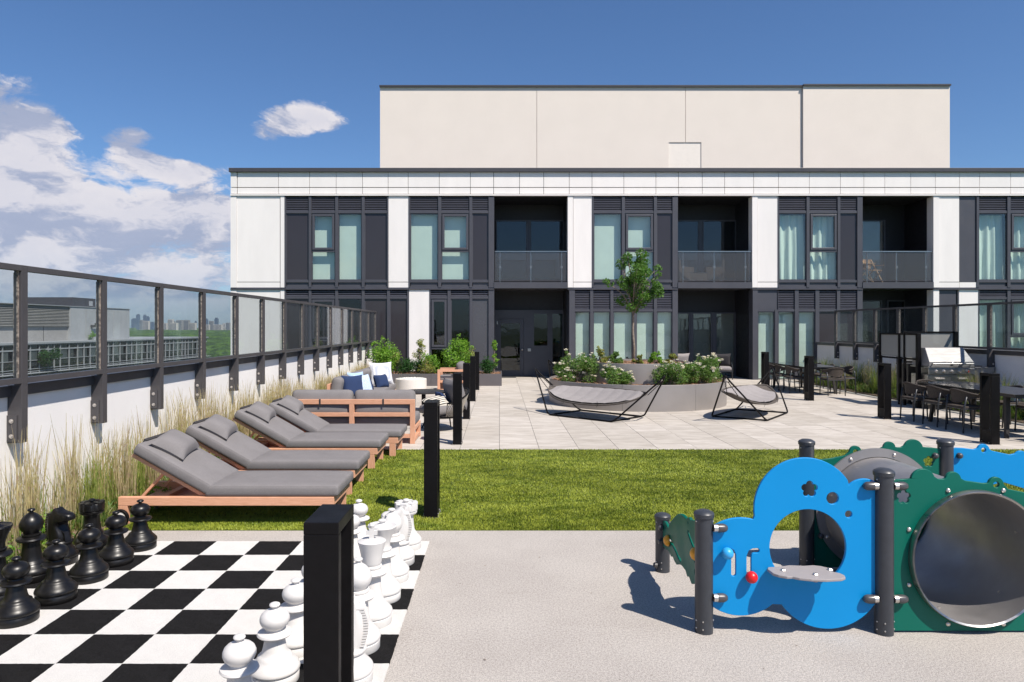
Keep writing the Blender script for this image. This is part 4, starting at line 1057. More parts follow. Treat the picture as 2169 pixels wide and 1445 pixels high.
def dchair(loc, rz, label, proto=[None]):
    """faces +y; origin under the seat"""
    if proto[0] is not None: return dup(proto[0], loc, rz, label)
    t_ = thing('dining_chair', label, 'chair', loc, rz, 'black dining chairs with woven backs'); proto[0] = t_
    lg = .0125
    for s_ in (-1, 1):
        MB().tube([(s_*.225, -.225, 0), (s_*.225, -.205, .45), (s_*.235, -.175, .62)], [.013, .015, .013], 8).build('leg', M['post_grey'], t_, smooth=True)
        MB().tube([(s_*.225, .235, 0), (s_*.225, .205, .45), (s_*.255, .17, .63)], [.013, .015, .012], 8).build('leg', M['post_grey'], t_, smooth=True)
        MB().tube([(s_*.225, -.205, .41), (s_*.225, .205, .41)], .011, 6).build('seat_rail', M['post_grey'], t_)
    MB().tube([(-.225, .205, .41), (.225, .205, .41)], .011, 6).build('seat_rail', M['post_grey'], t_); MB().tube([(-.225, -.205, .41), (.225, -.205, .41)], .011, 6).build('seat_rail', M['post_grey'], t_)
    MB().cushion(.455, .44, .035, .015, .004, TR(0, 0, .435)).build('seat', M['rattan'], t_, smooth=True)
    n = 22; top_ = []; bot = []
    for i in range(n+1):
        a = pi+.10+(pi-.20)*i/n; f = abs(sin(a))
        top_.append(Vector((cos(a)*.29, sin(a)*.275+.04, .655+.075*f**2))); bot.append(Vector((cos(a)*.275, sin(a)*.255+.04, .615-.105*f**2)))
    vs = []; fs = []
    for k, (sc) in enumerate((1.0, .965)):
        for i in range(n+1):
            for q in (top_[i], top_[i].lerp(bot[i], .5), bot[i]): vs.append((q.x*sc, (q.y-.04)*sc+.04, q.z))
    m3 = (n+1)*3
    for i in range(n):
        for j in range(2):
            a = i*3+j; fs.append((a, a+3, a+4, a+1)); a += m3; fs.append((a, a+1, a+4, a+3))
    MB().add(vs, fs).build('backrest', M['rattan'], t_, smooth=True)
    MB().tube(top_, .016, 8).build('arm_rim', M['rattan'], t_, smooth=True); MB().tube(bot, .010, 6).build('lower_rim', M['rattan'], t_, smooth=True)
    return t_
dining_table('front dining table with dark glass top near the grill', 8.10, 9.10, 11.0, 13.65)
dining_table('rear dining table with dark glass top in front of the windows', 8.12, 9.15, 18.55, 21.3)
Rr = -pi/2; Ll = pi/2
for (x, y, rz, l) in ((8.07, 12.08, Rr, 'dining chair nearest the front right bollard, on the left side of the front table'), (8.09, 12.79, Rr, 'middle dining chair on the left side of the front table'),
                      (8.10, 13.53, Rr, 'dining chair farthest back on the left side of the front table'), (9.20, 11.95, Ll, 'dining chair nearest the camera on the wall side of the front table'),
                      (9.20, 12.70, Ll, 'middle dining chair on the wall side of the front table'), (9.20, 13.42, Ll, 'farthest dining chair on the wall side of the front table'),
                      (8.72, 10.85, 0, 'dining chair at the near end of the front table, at the right picture edge'), (8.60, 13.95, pi, 'dining chair at the far end of the front table, below the grill'),
                      (8.10, 19.22, Rr, 'dining chair nearest on the left side of the rear table'), (8.10, 19.95, Rr, 'second dining chair on the left side of the rear table'), (8.10, 20.7, Rr, 'farthest dining chair on the left side of the rear table'),
                      (8.80, 18.50, 0, 'dining chair at the near end of the rear table, right of the bollard'), (9.35, 19.05, Ll+.15, 'dining chair at the right corner of the rear table beside the grasses'),
                      (9.25, 19.9, Ll, 'second dining chair on the wall side of the rear table'), (9.25, 20.7, Ll, 'farthest dining chair on the wall side of the rear table')):
    dchair((x, y, 0), rz+R(-.05, .05), l)

# lounge chairs by the windows
def lounge(loc, rz, label, pm, pl):
    t_ = thing('lounge_chair', label, 'armchair', loc, rz)
    for s_ in (-1, 1):
        MB().tube(fillet([(s_*.33, .30, 0), (s_*.33, .28, .50), (s_*.33, -.32, .55), (s_*.33, -.36, 0)], .06), .013, 8).build('side_frame', M['post_grey'], t_, smooth=True)
    MB().box(-.32, .32, -.33, .30, .27, .30).build('seat_frame', M['post_grey'], t_)
    MB().cushion(.62, .62, .12, .045, .02, TR(0, 0, .365)).build('seat_cushion', M['grey_light'], t_, smooth=True)
    MB().box(-.31, .31, -.36, -.34, .30, .74).build('back_frame', M['rattan'], t_)
    MB().pillow(.62, .46, .2, TR(0, -.24, .66, rx=radians(76))).build('back_cushion', M[pm], t_, smooth=True)
lounge((7.72, 24.3, 0), radians(165), 'grey lounge chair with dark cushion in front of the ground floor windows', 'dark_fabric', 0)
lounge((6.45, 24.5, 0), radians(190), 'lounge chair with pale grey cushion half hidden behind the planter shrubs', 'grey_light', 0)

# balcony furniture
zb = fz(598)+.005
for x, rz, l in ((fx(1456), -1.2, 'wicker chair at the left end of the middle balcony'), (fx(1528), 1.3, 'wicker chair at the right of the middle balcony')):
    t_ = thing('wicker_chair', l, 'chair', (x, 24.75, zb), rz, 'wicker chairs on the middle balcony')
    MB().box(-.30, .30, -.30, .30, .02, .36).build('seat_base', M['rattan'], t_, bevel=.01); MB().cushion(.5, .5, .09, .03, .01, TR(0, .02, .41)).build('seat_cushion', M['blind'], t_, smooth=True)
    MB().box(-.30, .30, -.32, -.25, .36, .80).build('backrest', M['rattan'], t_, bevel=.01)
    for s_ in (-1, 1): MB().box(s_*.30, s_*.24, -.25, .30, .36, .56).build('armrest', M['rattan'], t_, bevel=.01)
t_ = thing('wicker_table', 'low wicker table between the two balcony chairs', 'table', (fx(1490), 24.75, zb)); MB().box(-.36, .36, -.22, .22, 0, .36).build('base', M['rattan'], t_, bevel=.01); MB().box(-.37, .37, -.23, .23, .361, .375).build('glass_top', M['glass_table'], t_)
t_ = thing('folding_chair', 'wooden folding chair on the right balcony', 'chair', (fx(1868), 24.6, zb), radians(200))
for s_ in (-1, 1):
    MB().bar((s_*.22, .22, 0), (s_*.22, -.28, .86), .022, .04).build('leg', M['pale_wood'], t_); MB().bar((s_*.19, -.22, 0), (s_*.19, .20, .44), .022, .04).build('leg', M['pale_wood'], t_); MB().bar((s_*.25, -.18, .64), (s_*.25, .24, .62), .04, .02).build('armrest', M['pale_wood'], t_)
for i in range(6): MB().box(-.2, .2, -.2+i*.07, -.15+i*.07, .44, .455).build('slat', M['pale_wood'], t_)
for i in range(7): MB().box(-.2+i*.06, -.165+i*.06, -.285, -.27, .5, .86, TR(0, 0, 0)).build('back_slat', M['pale_wood'], t_)
t_ = thing('folding_table', 'small wooden folding table at the left end of the right balcony', 'table', (fx(1842), 24.55, zb)); 
for i in range(7): MB().box(-.35, .35, -.28+i*.08, -.21+i*.08, .66, .68).build('slat', M['pale_wood'], t_)
for s_ in (-1, 1): MB().bar((-.3, s_*.22, 0), (.3, s_*.22, .655), .03, .022).build('leg', M['pale_wood'], t_); MB().bar((.3, s_*.19, 0), (-.3, s_*.19, .655), .03, .022).build('leg', M['pale_wood'], t_)
t_ = thing('flower_pot', 'small red pot with a plant on the balcony table', 'pot', (fx(1829), 24.5, zb+.68)); MB().lathe([(0, 0), (.07, 0), (.10, .22), (.09, .22), (0, .20)], 16).build('pot', M['terracotta'], t_, smooth=True, auto=40)

# ------------------------------------------------------------ grill station and screens
gr = thing('grill', 'large stainless steel gas grill with closed lid and five knobs', 'grill', (9.86, 15.3, 0))
MB().box(-.50, .50, 0, .62, .10, .76).build('cabinet', M['steel'], gr, bevel=.006); MB().box(-.46, .46, .04, .58, 0, .10).build('plinth', M['cabinet_dark'], gr)
MB().box(-.50, .50, -.035, .0, .765, .905).build('control_panel', M['steel'], gr, bevel=.008); MB().box(-.51, .51, -.03, .64, .91, .935).build('rim', M['steel'], gr, bevel=.004)
for i in range(5):
    x = -.34+i*.17; k_ = MB().lathe([(.034, 0), (.034, .008), (.026, .010), (.026, .03), (.020, .038), (0, .038)], 20, M=TR(x, -.036, .835, rx=pi/2)).build('knob', M['bolt' if i < 4 else 'steel'], gr, smooth=True, auto=40)
    if i == 4: MB().box(x-.006, x+.006, -.085, -.075, .815, .855).build('pointer', M['ball_red'], k_)
MB().lathe([(.012, 0), (.012, .02), (0, .02)], 12, M=TR(-.43, -.036, .84, rx=pi/2)).build('igniter', M['steel'], gr)
lidp = [(-.03, .94), (-.03, 1.045), (.235, 1.345), (.50, 1.345), (.60, 1.20), (.60, .94)]
vs = [(-.49, a, b) for a, b in lidp]+[(.49, a, b) for a, b in lidp]; n = 6
vs = [(x*(.86 if b > 1.3 else 1), a, b) for x, a, b in vs]
MB().add(vs, [tuple(range(n)), tuple(range(2*n-1, n-1, -1))]+[((i+1) % n, i, n+i, n+(i+1) % n) for i in range(n)]).build('lid', M['lid_steel'], gr, bevel=.012, seg=3)
MB().tube([(-.44, -.09, 1.0), (.44, -.09, 1.0)], .014, 10).bar((-.42, -.09, 1.0), (-.42, -.03, 1.0), .02, .02).bar((.42, -.09, 1.0), (.42, -.03, 1.0), .02, .02).build('handle', M['steel'], gr, smooth=True, auto=40)
MB().lathe([(0, 0), (.034, 0), (.034, .014), (.028, .018), (0, .018)], 24, M=TR(.02, -.034, 1.005, rx=pi/2)).build('thermometer', M['bolt'], gr, smooth=True, auto=40)
nb = MB().box(-.08, .08, -.004, .0, 0, .03).build('name_plate', M['white_panel'], gr, bevel=.001); nb.location = (.0, .10, 1.185); nb.rotation_euler = (radians(-41.5), 0, 0)
for x in (-.25, .25):
    MB().box(x-.23, x+.23, -.012, -.001, .14, .74).build('cabinet_door', M['steel'], gr, bevel=.003)
    MB().box(x-.10, x+.10, -.045, -.013, .655, .69).build('door_handle', M['bolt'], gr, bevel=.004)
sc_ = thing('side_cabinet', 'stainless side cabinet with small burner shelf right of the grill', 'cabinet', (10.60, 15.3, 0)); MB().box(-.22, .22, 0, .60, .08, .90).build('body', M['steel'], sc_, bevel=.005); MB().box(-.225, .225, -.03, .62, .901, .925).build('counter', M['steel'], sc_, bevel=.003); MB().box(-.07, .07, -.025, -.001, .78, .81).build('handle', M['bolt'], sc_)
MB().lathe([(0, 0), (.13, 0), (.13, .012), (0, .012)], 24, (0, .3, .926)).build('burner_lid', M['cabinet_dark'], sc_)
for y, l, m_ in ((16.55, 'steel cabinet behind the bollard, left one behind the frosted screens', 'cabinet_dark'), (15.95, 'pale steel cabinet between the frosted screens and the grill', 'steel')):
    c_ = thing('steel_cabinet', l, 'cabinet', (9.52 if y > 16 else 9.62, y, 0), 0, 'steel cabinets beside the grill'); MB().box(-.0, .5, -.24, .24, .04, .92).build('body', M[m_], c_, bevel=.004); MB().box(-.01, .51, -.25, .25, .921, .94).build('counter', M['cabinet_dark'], c_)
    for dz in (.62, .70):
        for dy in (-.15, -.05, .05, .15): MB().box(-.003, .004, dy-.015, dy+.015, dz, dz+.012).build('vent_slot', M['black_metal'], c_)
def screen(label, loc, posts, panels, z0, z1):
    t_ = thing('privacy_screen', label, 'screen', loc, 0, 'black framed frosted screens round the grill')
    for (x, y, s_) in posts: MB().box(x-s_/2, x+s_/2, y-s_/2, y+s_/2, 0, z1).build('post', M['black_metal'], t_, bevel=.003)
    for (a, b) in panels:
        a = Vector(a); b = Vector(b)
        for z in (z0, z1-.02): MB().bar((a.x, a.y, z), (b.x, b.y, z), .04, .04).build('rail', M['black_metal'], t_)
        MB().bar((a.x, a.y, (z0+z1)/2), (b.x, b.y, (z0+z1)/2), .008, z1-z0-.062).build('pane', M['frosted'], t_)
screen('frosted screen panels standing left of the grill above the cabinets', (9.32, 16.2, 0), [(0, -.62, .08), (0, .10, .06), (0, .92, .06)], [((0, -.58, 0), (0, .07, 0)), ((0, .13, 0), (0, .89, 0))], 1.08, 1.66)
screen('steel splash screen standing right behind the grill lid', (9.86, 16.1, 0), [(-.54, 0, .05), (.62, 0, .09)], [((-.51, 0, 0), (.57, 0, 0))], 1.0, 1.70)

# ------------------------------------------------------------ playground structure
def curve_panel(name, outline, holes, th, m, parent, Mw, bevel=.0025):
    cu = bpy.data.curves.new(name, 'CURVE'); cu.dimensions = '2D'; cu.fill_mode = 'BOTH'; cu.extrude = th/2-bevel; cu.bevel_depth = bevel; cu.bevel_resolution = 1; cu.offset = -bevel
    for pl in [outline]+holes:
        sp = cu.splines.new('POLY'); sp.points.add(len(pl)-1); sp.use_cyclic_u = True
        for p_, q in zip(sp.points, pl): p_.co = (q[0], q[1], 0, 1)
    tmp = bpy.data.objects.new('tmp', cu); COL.objects.link(tmp)
    dg = bpy.context.evaluated_depsgraph_get(); me = bpy.data.meshes.new_from_object(tmp.evaluated_get(dg)); bpy.data.objects.remove(tmp); bpy.data.curves.remove(cu)
    me.transform(Mw); me.materials.clear(); me.materials.append(M[m]); me.name = name
    o = bpy.data.objects.new(name, me); COL.objects.link(o); o.parent = parent; return o
def arc(cx, cy, r, a0, a1, n=28):
    return [(cx+r*cos(a0+(a1-a0)*i/n), cy+r*sin(a0+(a1-a0)*i/n)) for i in range(n+1)]
def circ(cx, cy, r, n=48): return arc(cx, cy, r, 0, 2*pi*(n-1)/n, n-1)
def flower(cx, cy, r, ph=pi/2):
    out_ = []
    for k in range(5):
        a = ph+2*pi*k/5; ox = cx+.60*r*cos(a); oy = cy+.60*r*sin(a)
        for i in range(9): b = a+radians(-92+184*i/8); out_.append((ox+.42*r*cos(b), oy+.42*r*sin(b)))
    return out_
PS = thing('play_structure', 'blue and green panel play structure with crawl tunnel, shelf and coloured balls', 'playground', (0, 0, 0))
K = .002778; YP = 4.13
def b2(cx, cy): return ((1300+cx/2.652-CX)*K, EYE-(900+cy/2.652-CY)*K)      # measured points -> metres on the panel plane
def arc_px(c, r, p0, p1, cw=True, n=30):
    (ax, az), (bx, bz), (ox, oz) = b2(*p0), b2(*p1), b2(*c); rr = r/2.652*K
    a0 = math.atan2(az-oz, ax-ox); a1 = math.atan2(bz-oz, bx-ox)
    if cw and a1 > a0: a1 -= 2*pi
    if not cw and a1 < a0: a1 += 2*pi
    return arc(ox, oz, rr, a0, a1, n)
MX = Matrix.Rotation(pi/2, 4, 'X')                                            # xy-plane -> xz-plane
def TP(y): return Matrix.Translation((0, y, 0)) @ MX
out = arc_px((715, 798), 275, (552, 577), (786, 532))+arc_px((1077, 473), 288, (790, 512), (1312, 311))+arc_px((1410, 432), 128, (1322, 339), (1474, 321))
out += [b2(1474, 1004)]+arc_px((1205, 830), 317, (1466, 1010), (945, 1010))+arc_px((715, 798), 275, (893, 1008), (552, 1018))
hc = b2(1091, 690); hr = 215/2.652*K; zt_ = b2(0, 862)[1]
aa = math.asin((zt_-hc[1])/hr)
hole = arc(hc[0], hc[1], hr, aa, pi-aa, 60)
def slot(pts, w):
    """rounded slot round a polyline"""
    P_ = [Vector((x, z, 0)) for x, z in pts]; L = []; Rr_ = []
    for i, p in enumerate(P_):
        d = (P_[min(i+1, len(P_)-1)]-P_[max(i-1, 0)]).normalized(); n_ = Vector((-d.y, d.x, 0)); L.append(p+n_*w); Rr_.append(p-n_*w)
    def cap(p, a): return [(p.x+w*cos(a+q), p.y+w*sin(a+q)) for q in [pi*k/8 for k in range(1, 8)]]
    d1 = (P_[-1]-P_[-2]); d0 = (P_[0]-P_[1]); a1 = math.atan2(d1.y, d1.x)-pi/2; a0 = math.atan2(d0.y, d0.x)-pi/2
    return [(v.x, v.y) for v in Rr_]+cap(P_[-1], a1)+[(v.x, v.y) for v in reversed(L)]+cap(P_[0], a0)
w_ = 13/2.652*K
s1 = slot([b2(*q) for q in ((674, 838), (674, 760), (673, 730), (666, 714), (652, 706), (636, 706))], w_)
s2 = slot([b2(*q) for q in ((760, 830), (760, 760), (761, 735), (769, 716), (785, 708), (806, 707))], w_)
holes = [hole, flower(*b2(1100, 362), 46/2.652*K, .3), circ(*b2(1230, 413), 34/2.652*K), circ(*b2(1320, 503), 20/2.652*K), s1, s2]
curve_panel('blue_panel', out, holes, .020, 'hdpe_blue', PS, TP(YP))
# front green panel with the tunnel mouth
X3, X6 = 2.262, 3.35
def g2(dx, z): return (X3+dx, z)
def green_outline(mir=False):
    pts = [(.03, .012), (.03, .895), (.10, .903), (.168, .908)]
    pts += arc(.232, .892, .073, pi*.93, pi*.12, 16)+[(.322, .905), (.35, .905)]+arc(.41, .902, .046, pi*.95, pi*.05, 12)+[(.48, .895), (.59, .880)]
    pts += arc(.662, .872, .045, pi*.93, pi*.02, 12)+[(.735, .845), (.85, .822), (1.055, .80), (1.055, .012)]
    return pts
def ring_holes(): return [circ(.54, .446, .3895, 72), flower(.118, .800, .040), circ(.662, .872, .018, 20)]
curve_panel('green_panel', [(X3+x, z) for x, z in green_outline()], [[(X3+x, z) for x, z in h_] for h_ in ring_holes()], .020, 'hdpe_green', PS, TP(YP))
curve_panel('green_panel', [(X6-.04-x, z) for x, z in green_outline()][::-1], [[(X6-.04-x, z) for x, z in h_] for h_ in ring_holes()], .020, 'hdpe_green', PS, TP(5.215))
TX = X3+.54; TZ = .446
Mt = Matrix.Translation((TX, 0, TZ)) @ Matrix.Rotation(-pi/2, 4, 'X')
tun = MB().lathe([(.384, 4.085), (.3885, 4.085), (.3885, 5.235), (.384, 5.235), (.384, 4.085)], 96, M=Mt).build('tunnel', M['steel_tube'], PS, smooth=True, auto=40)
MB().lathe([(.3835, 4.079), (.393, 4.072), (.398, 4.080), (.398, 4.1185), (.3895, 4.1185), (.3835, 4.079)], 96, M=Mt).build('tunnel_lip', M['steel'], PS, smooth=True, auto=40)
MB().lathe([(.393, 5.185), (.455, 5.185), (.455, 5.203), (.393, 5.203), (.393, 5.185)], 96, M=Mt).build('flange', M['steel_tube'], PS, smooth=True, auto=40)
bt = None
def screw(x, y, z, s=1, d=-1):
    global bt
    if bt is None: bt = MB().lathe([(0, -.010), (.006, -.010), (.012, -.006), (.014, 0), (0, 0)], 14, M=Matrix.Rotation(-pi/2, 4, 'X')).build('bolt', M['bolt'], PS, smooth=True, auto=40); o = bt
    else: o = share(bt)
    o.location = (x, y, z); o.scale = (s, s, s); o.rotation_euler = (0, 0, 0) if d < 0 else (0, 0, pi); return o
for k in range(8):
    a = pi*(k+.5)/4; screw(TX+.425*cos(a), YP-.0105, TZ+.425*sin(a)); screw(TX+.425*cos(a+.1), 5.184, TZ+.425*sin(a+.1))
for k in range(6): a = 2*pi*k/6+.25; MB().lathe([(0, 0), (.008, 0), (.008, .006), (0, .008)], 10, M=TR(TX+.384*cos(a), 4.30, TZ+.384*sin(a)) @ Matrix.Rotation(-a-pi/2, 4, 'Y')).build('rivet', M['bolt'], PS)
# right rear blue panel
ro = [(3.34, .905), (3.45, .90), (3.53, .89)]+arc(3.60, .885, .045, pi*.9, pi*.05, 12)+[(3.66, .88), (3.80, .85)]+arc(3.88, .83, .05, pi*.8, 0, 10)+[(4.02, .79), (4.30, .75), (4.30, .50), (4.1, .52), (3.9, .60), (3.75, .645), (3.62, .62), (3.5, .52), (3.42, .40), (3.34, .36)]
curve_panel('rear_blue_panel', ro, [circ(3.60, .885, .018, 20)], .02, 'hdpe_blue', PS, TP(5.215))
# posts
def ppost(x, y, h, proto={}):
    p_ = MB().tube([(0, 0, -.0), (0, 0, h-.035)], .0525, 28).build('post', M['post_grey'], PS, smooth=True, auto=40); p_.location = (x, y, 0)
    MB().lathe([(.0525, h-.045), (.0585, h-.043), (.0595, h-.022), (.054, h-.014), (.035, h-.004), (0, h)], 32).build('cap', M['post_grey'], p_, smooth=True, auto=30)
    for z in (.03, .075, h-.065):
        for a in (-.35, pi+.35, -pi*.62):
            if z > .1 and a < -1: continue
            MB().lathe([(0, 0), (.005, 0), (.004, .004), (0, .005)], 8, M=TR(.052*cos(a), .052*sin(a), z) @ Matrix.Rotation(a, 4, 'Z') @ Matrix.Rotation(pi/2, 4, 'Y')).build('screw', M['bolt'], p_)
for x, y, h in ((1.204, 5.17, .43), (1.209, 4.14, .722), (2.262, 4.12, .972), (2.29, 5.22, .968), (3.325, 5.22, .968), (3.325, 4.13, .972), (4.33, 5.22, .80)): ppost(x, y, h)
def clampx(x0, y, z, d):   # horizontal bracket from a post along the panel
    c_ = MB().lathe([(0, .082), (.014, .080), (.021, .071), (.0255, .058), (.0255, .024), (.0, .024)], 16, M=TR(x0, y, z, ry=d*pi/2)).build('bracket', M['knob_grey'], PS, smooth=True, auto=50)
    MB().lathe([(0, .0), (.023, .0), (.023, .0235), (0, .0235)], 16, M=TR(x0, y, z, ry=d*pi/2)).build('collar', M['bolt'], c_, smooth=True, auto=40)
for z in (b2(0, 575)[1], b2(0, 965)[1]): clampx(1.254, YP-.028, z, 1)
for z in (b2(0, 340)[1], b2(0, 972)[1]): clampx(2.214, YP-.028, z, -1); clampx(2.310, YP-.028, z, 1)
for x in (2.385, 3.235, 3.415):
    for z in (.845 if x > 2.5 else .70, .25 if x < 3.4 else .50): MB().lathe([(.0, -.030), (.014, -.028), (.021, -.018), (.022, 0), (0, 0)], 16, M=TR(x, 5.204, z) @ Matrix.Rotation(-pi/2, 4, 'X')).build('knob', M['knob_grey'], PS, smooth=True, auto=50)
# balls on their slots
def ball(cx, cy, m, r=.0345):
    x, z = b2(cx, cy); MB().lathe([(r*sin(pi*i/20), -r*cos(pi*i/20)) for i in range(21)], 32, (x, YP-.045, z)).tube([(x, YP-.02, z), (x, YP+.02, z)], .010, 8).build('sliding_ball', M[m], PS, smooth=True)
ball(628, 712, 'ball_blue'); ball(763, 845, 'ball_red')
# little shelf
so = [b2(q, 0)[0] for q in (915, 1265)]
shelf = [(1.58, 4.12), (1.565, 4.09), (1.57, 4.02), (1.59, 3.99), (1.63, 3.965), (1.66, 3.968), (1.69, 3.945), (1.75, 3.925), (1.83, 3.918), (1.92, 3.93), (1.955, 3.955), (1.965, 3.99), (1.955, 4.02), (1.92, 4.05), (1.95, 4.09), (1.90, 4.14), (1.86, 4.155), (1.80, 4.145), (1.72, 4.155), (1.66, 4.135)]
sh = MB().prism(shelf[::-1], .372, .388); sh = sh.build('shelf', M['shelf_grey'], PS, bevel=.004)
for x, y in ((1.645, 4.06), (1.80, 3.99), (1.92, 4.07)):
    MB().lathe([(.017, .388), (.017, .392), (.012, .398), (0, .400)], 6, (x, y, 0)).build('shelf_bolt', M['bolt'], sh); MB().tube([(x, y, .350), (x, y, .372)], .014, 10).build('shelf_nut', M['shelf_grey'], sh)
# low creature shaped panel between the two left posts (plane x = 1.2)
MY = Matrix(((0, 0, 1, 1.205), (1, 0, 0, 0), (0, 1, 0, 0), (0, 0, 0, 1)))          # (y, z) -> world
cr = [(5.12, .385), (5.06, .395), (5.00, .385), (4.965, .372)]
for i in range(15):
    f = i/14; y = 4.93-f*.42; z = .415+.15*sin(f*pi*.55); cr += [(y, z), (y-.013, z+.012)]
cr += [(4.47, .575), (4.45, .59), (4.42, .60), (4.38, .59), (4.36, .60), (4.30, .61), (4.19, .62), (4.19, .26), (4.27, .235), (4.36, .20), (4.42, .225), (4.46, .21), (4.50, .235), (4.60, .235), (4.68, .215), (4.73, .195), (4.79, .20), (4.84, .215), (4.88, .20), (4.95, .215), (5.03, .205), (5.12, .195)]
sl1 = slot([(5.00, .288), (4.92, .300), (4.84, .300), (4.76, .285), (4.68, .262), (4.62, .24+.02)], .013)
sl2 = slot([(4.44, .50), (4.38, .47), (4.30, .44)], .014)
curve_panel('creature_panel', cr[::-1], [sl1, sl2, circ(4.44, .56, .010, 12), circ(4.28, .30, .02, 16), circ(4.29, .37, .015, 14)], .020, 'hdpe_green', PS, MY)
for y, z in ((4.935, .295), (4.245, .425)):
    for s_ in (-1, 1): MB().lathe([(.040*cos(a), .040*sin(a)*.9) for a in [pi/2*i/10 for i in range(11)]], 24, M=TR(1.205+s_*.014, y, z, ry=s_*pi/2)).build('yellow_knob', M['ball_yellow'], PS, smooth=True)
for z in (.335, .235): MB().lathe([(0, .03), (.014, .028), (.02, .02), (.02, 0), (0, 0)], 6, M=TR(1.185, 5.10, z, ry=-pi/2)).build('bracket', M['knob_grey'], PS)
MB().lathe([(0, .03), (.014, .028), (.02, .02), (.02, 0), (0, 0)], 10, M=TR(1.16, 5.15, .05, ry=-pi/2)).build('bracket', M['knob_grey'], PS)

# ------------------------------------------------------------ planters and plants
def leaf_cloud(clumps, n, size, m, name, parent, flat=.5, seed=0):
    rs = np.random.RandomState(seed); cs = np.array([c[:3] for c in clumps]); rr = np.array([c[3] for c in clumps])
    wts = rr**2; k = rs.choice(len(cs), n, p=wts/wts.sum())
    d = rs.normal(size=(n, 3)); d /= np.linalg.norm(d, axis=1)[:, None]; rad = rr[k]*(.45+.62*rs.rand(n)**.6)
    p = cs[k]+d*rad[:, None]*np.array([1, 1, .85])
    nrm = d*.5+rs.normal(size=(n, 3))*.55+np.array([0, 0, flat]); nrm /= np.linalg.norm(nrm, axis=1)[:, None]
    a = np.cross(nrm, rs.normal(size=(n, 3))); a /= np.linalg.norm(a, axis=1)[:, None]; b = np.cross(nrm, a)
    s = size*(.6+.8*rs.rand(n))[:, None]
    V = np.stack([p-a*s, p+b*s*.42-a*s*.1-nrm*s*.06, p+a*s, p-b*s*.42-a*s*.1-nrm*s*.06], 1).reshape(-1, 3)
    F = np.arange(n*4).reshape(-1, 4); me = bpy.data.meshes.new(name); me.from_pydata(V.tolist(), [], F.tolist()); me.materials.append(M[m])
    o = bpy.data.objects.new(name, me); COL.objects.link(o); o.parent = parent; o['kind'] = 'stuff'; return o
def bush(label, loc, w, h, m, n, size, name='shrub', cat='shrub', blooms=0, nclump=9, seed=1, group=None, stemm='bark', spiky=0):
    rs = random.Random(seed); t_ = thing(name, label, cat, loc, 0, group); cl = []; st = MB()
    for i in range(nclump):
        a = rs.uniform(0, 2*pi); q = sqrt(rs.random())*.62; f = rs.uniform(.18, .88)
        prof = 1-abs(f-.45)*.8 if not spiky else 1.15-f
        c = Vector((cos(a)*q*w/2*prof*1.3, sin(a)*q*w/2*prof*1.3, f*h*.92)); r = min(w, h)*rs.uniform(.24, .36)*(1 if not spiky else .50)
        cl.append((c.x, c.y, c.z, r)); st.tube([(c.x*.1, c.y*.1, 0), (c.x*.45, c.y*.45, c.z*.6), tuple(c)], [.010, .007, .004], 5)
    for i in range(nclump):
        c = rs.choice(cl[:nclump]); a = rs.uniform(0, 2*pi); e = rs.uniform(.1, 1.4); r = c[3]*rs.uniform(1.0, 1.45)
        q = (c[0]+r*cos(a)*cos(e), c[1]+r*sin(a)*cos(e), c[2]+r*sin(e)); cl.append((*q, c[3]*rs.uniform(.22, .42))); st.tube([(c[0], c[1], c[2]-r*.5), q], [.004, .002], 4)
    st.build('stem', M[stemm], t_); leaf_cloud(cl, n, size, m, 'foliage', t_, seed=seed)
    if blooms:
        mb = MB()
        for i in range(blooms):
            c = rs.choice(cl); a = rs.uniform(0, 2*pi); e = rs.uniform(-.2, 1.3); r = c[3]*1.16; s_ = rs.uniform(.026, .044)
            o_ = (c[0]+r*cos(a)*cos(e), c[1]+r*sin(a)*cos(e), c[2]+r*sin(e)*.9)
            for k in range(5):
                q = 2*pi*k/5+a; mb.add([(o_[0], o_[1], o_[2]), (o_[0]+s_*cos(q-.6), o_[1]+s_*sin(q-.6), o_[2]+s_*.45), (o_[0]+s_*1.35*cos(q), o_[1]+s_*1.35*sin(q), o_[2]+s_*.7), (o_[0]+s_*cos(q+.6), o_[1]+s_*sin(q+.6), o_[2]+s_*.45)], [(0, 1, 2, 3)])
                mb.add([(o_[0], o_[1], o_[2]-.3*s_), (o_[0]+s_*cos(q-.6), o_[1]+s_*sin(q-.6), o_[2]), (o_[0], o_[1], o_[2]+s_*.9)], [(0, 1, 2)])
        mb.build('blossoms', M['blossom'], t_, kind='stuff')
    return t_
PC = (3.30, 16.94)
pl = thing('round_planter', 'two tier round grey metal planter in the middle of the patio', 'planter', (PC[0], PC[1], 0))
def ring(R_, z0, z1, nseg, ph, name):
    for k in range(nseg):
        a0 = ph+2*pi*k/nseg+.0012; a1 = ph+2*pi*(k+1)/nseg-.0012; n = 20; vs = []; fs = []
        for i in range(n+1):
            a = a0+(a1-a0)*i/n
            for r, z in ((R_, z0), (R_, z1-.004), (R_-.004, z1), (R_-.03, z1), (R_-.03, z1-.12)): vs.append((r*cos(a), r*sin(a), z))
        for i in range(n):
            for j in range(4): fs.append((i*5+j, i*5+5+j, i*5+6+j, i*5+j+1))
        MB().add(vs, fs).build(name, M['planter_metal'], pl, smooth=True, auto=40)
ring(2.09, .0, .565, 8, -1.90, 'wall_panel'); ring(1.26, .45, .975, 6, -1.35, 'wall_panel')
MB().lathe([(2.075, .0), (2.075, .40), (0, .44)], 64).lathe([(1.25, .44), (1.25, .80), (0, .85)], 64).build('liner', M['groove'], pl)
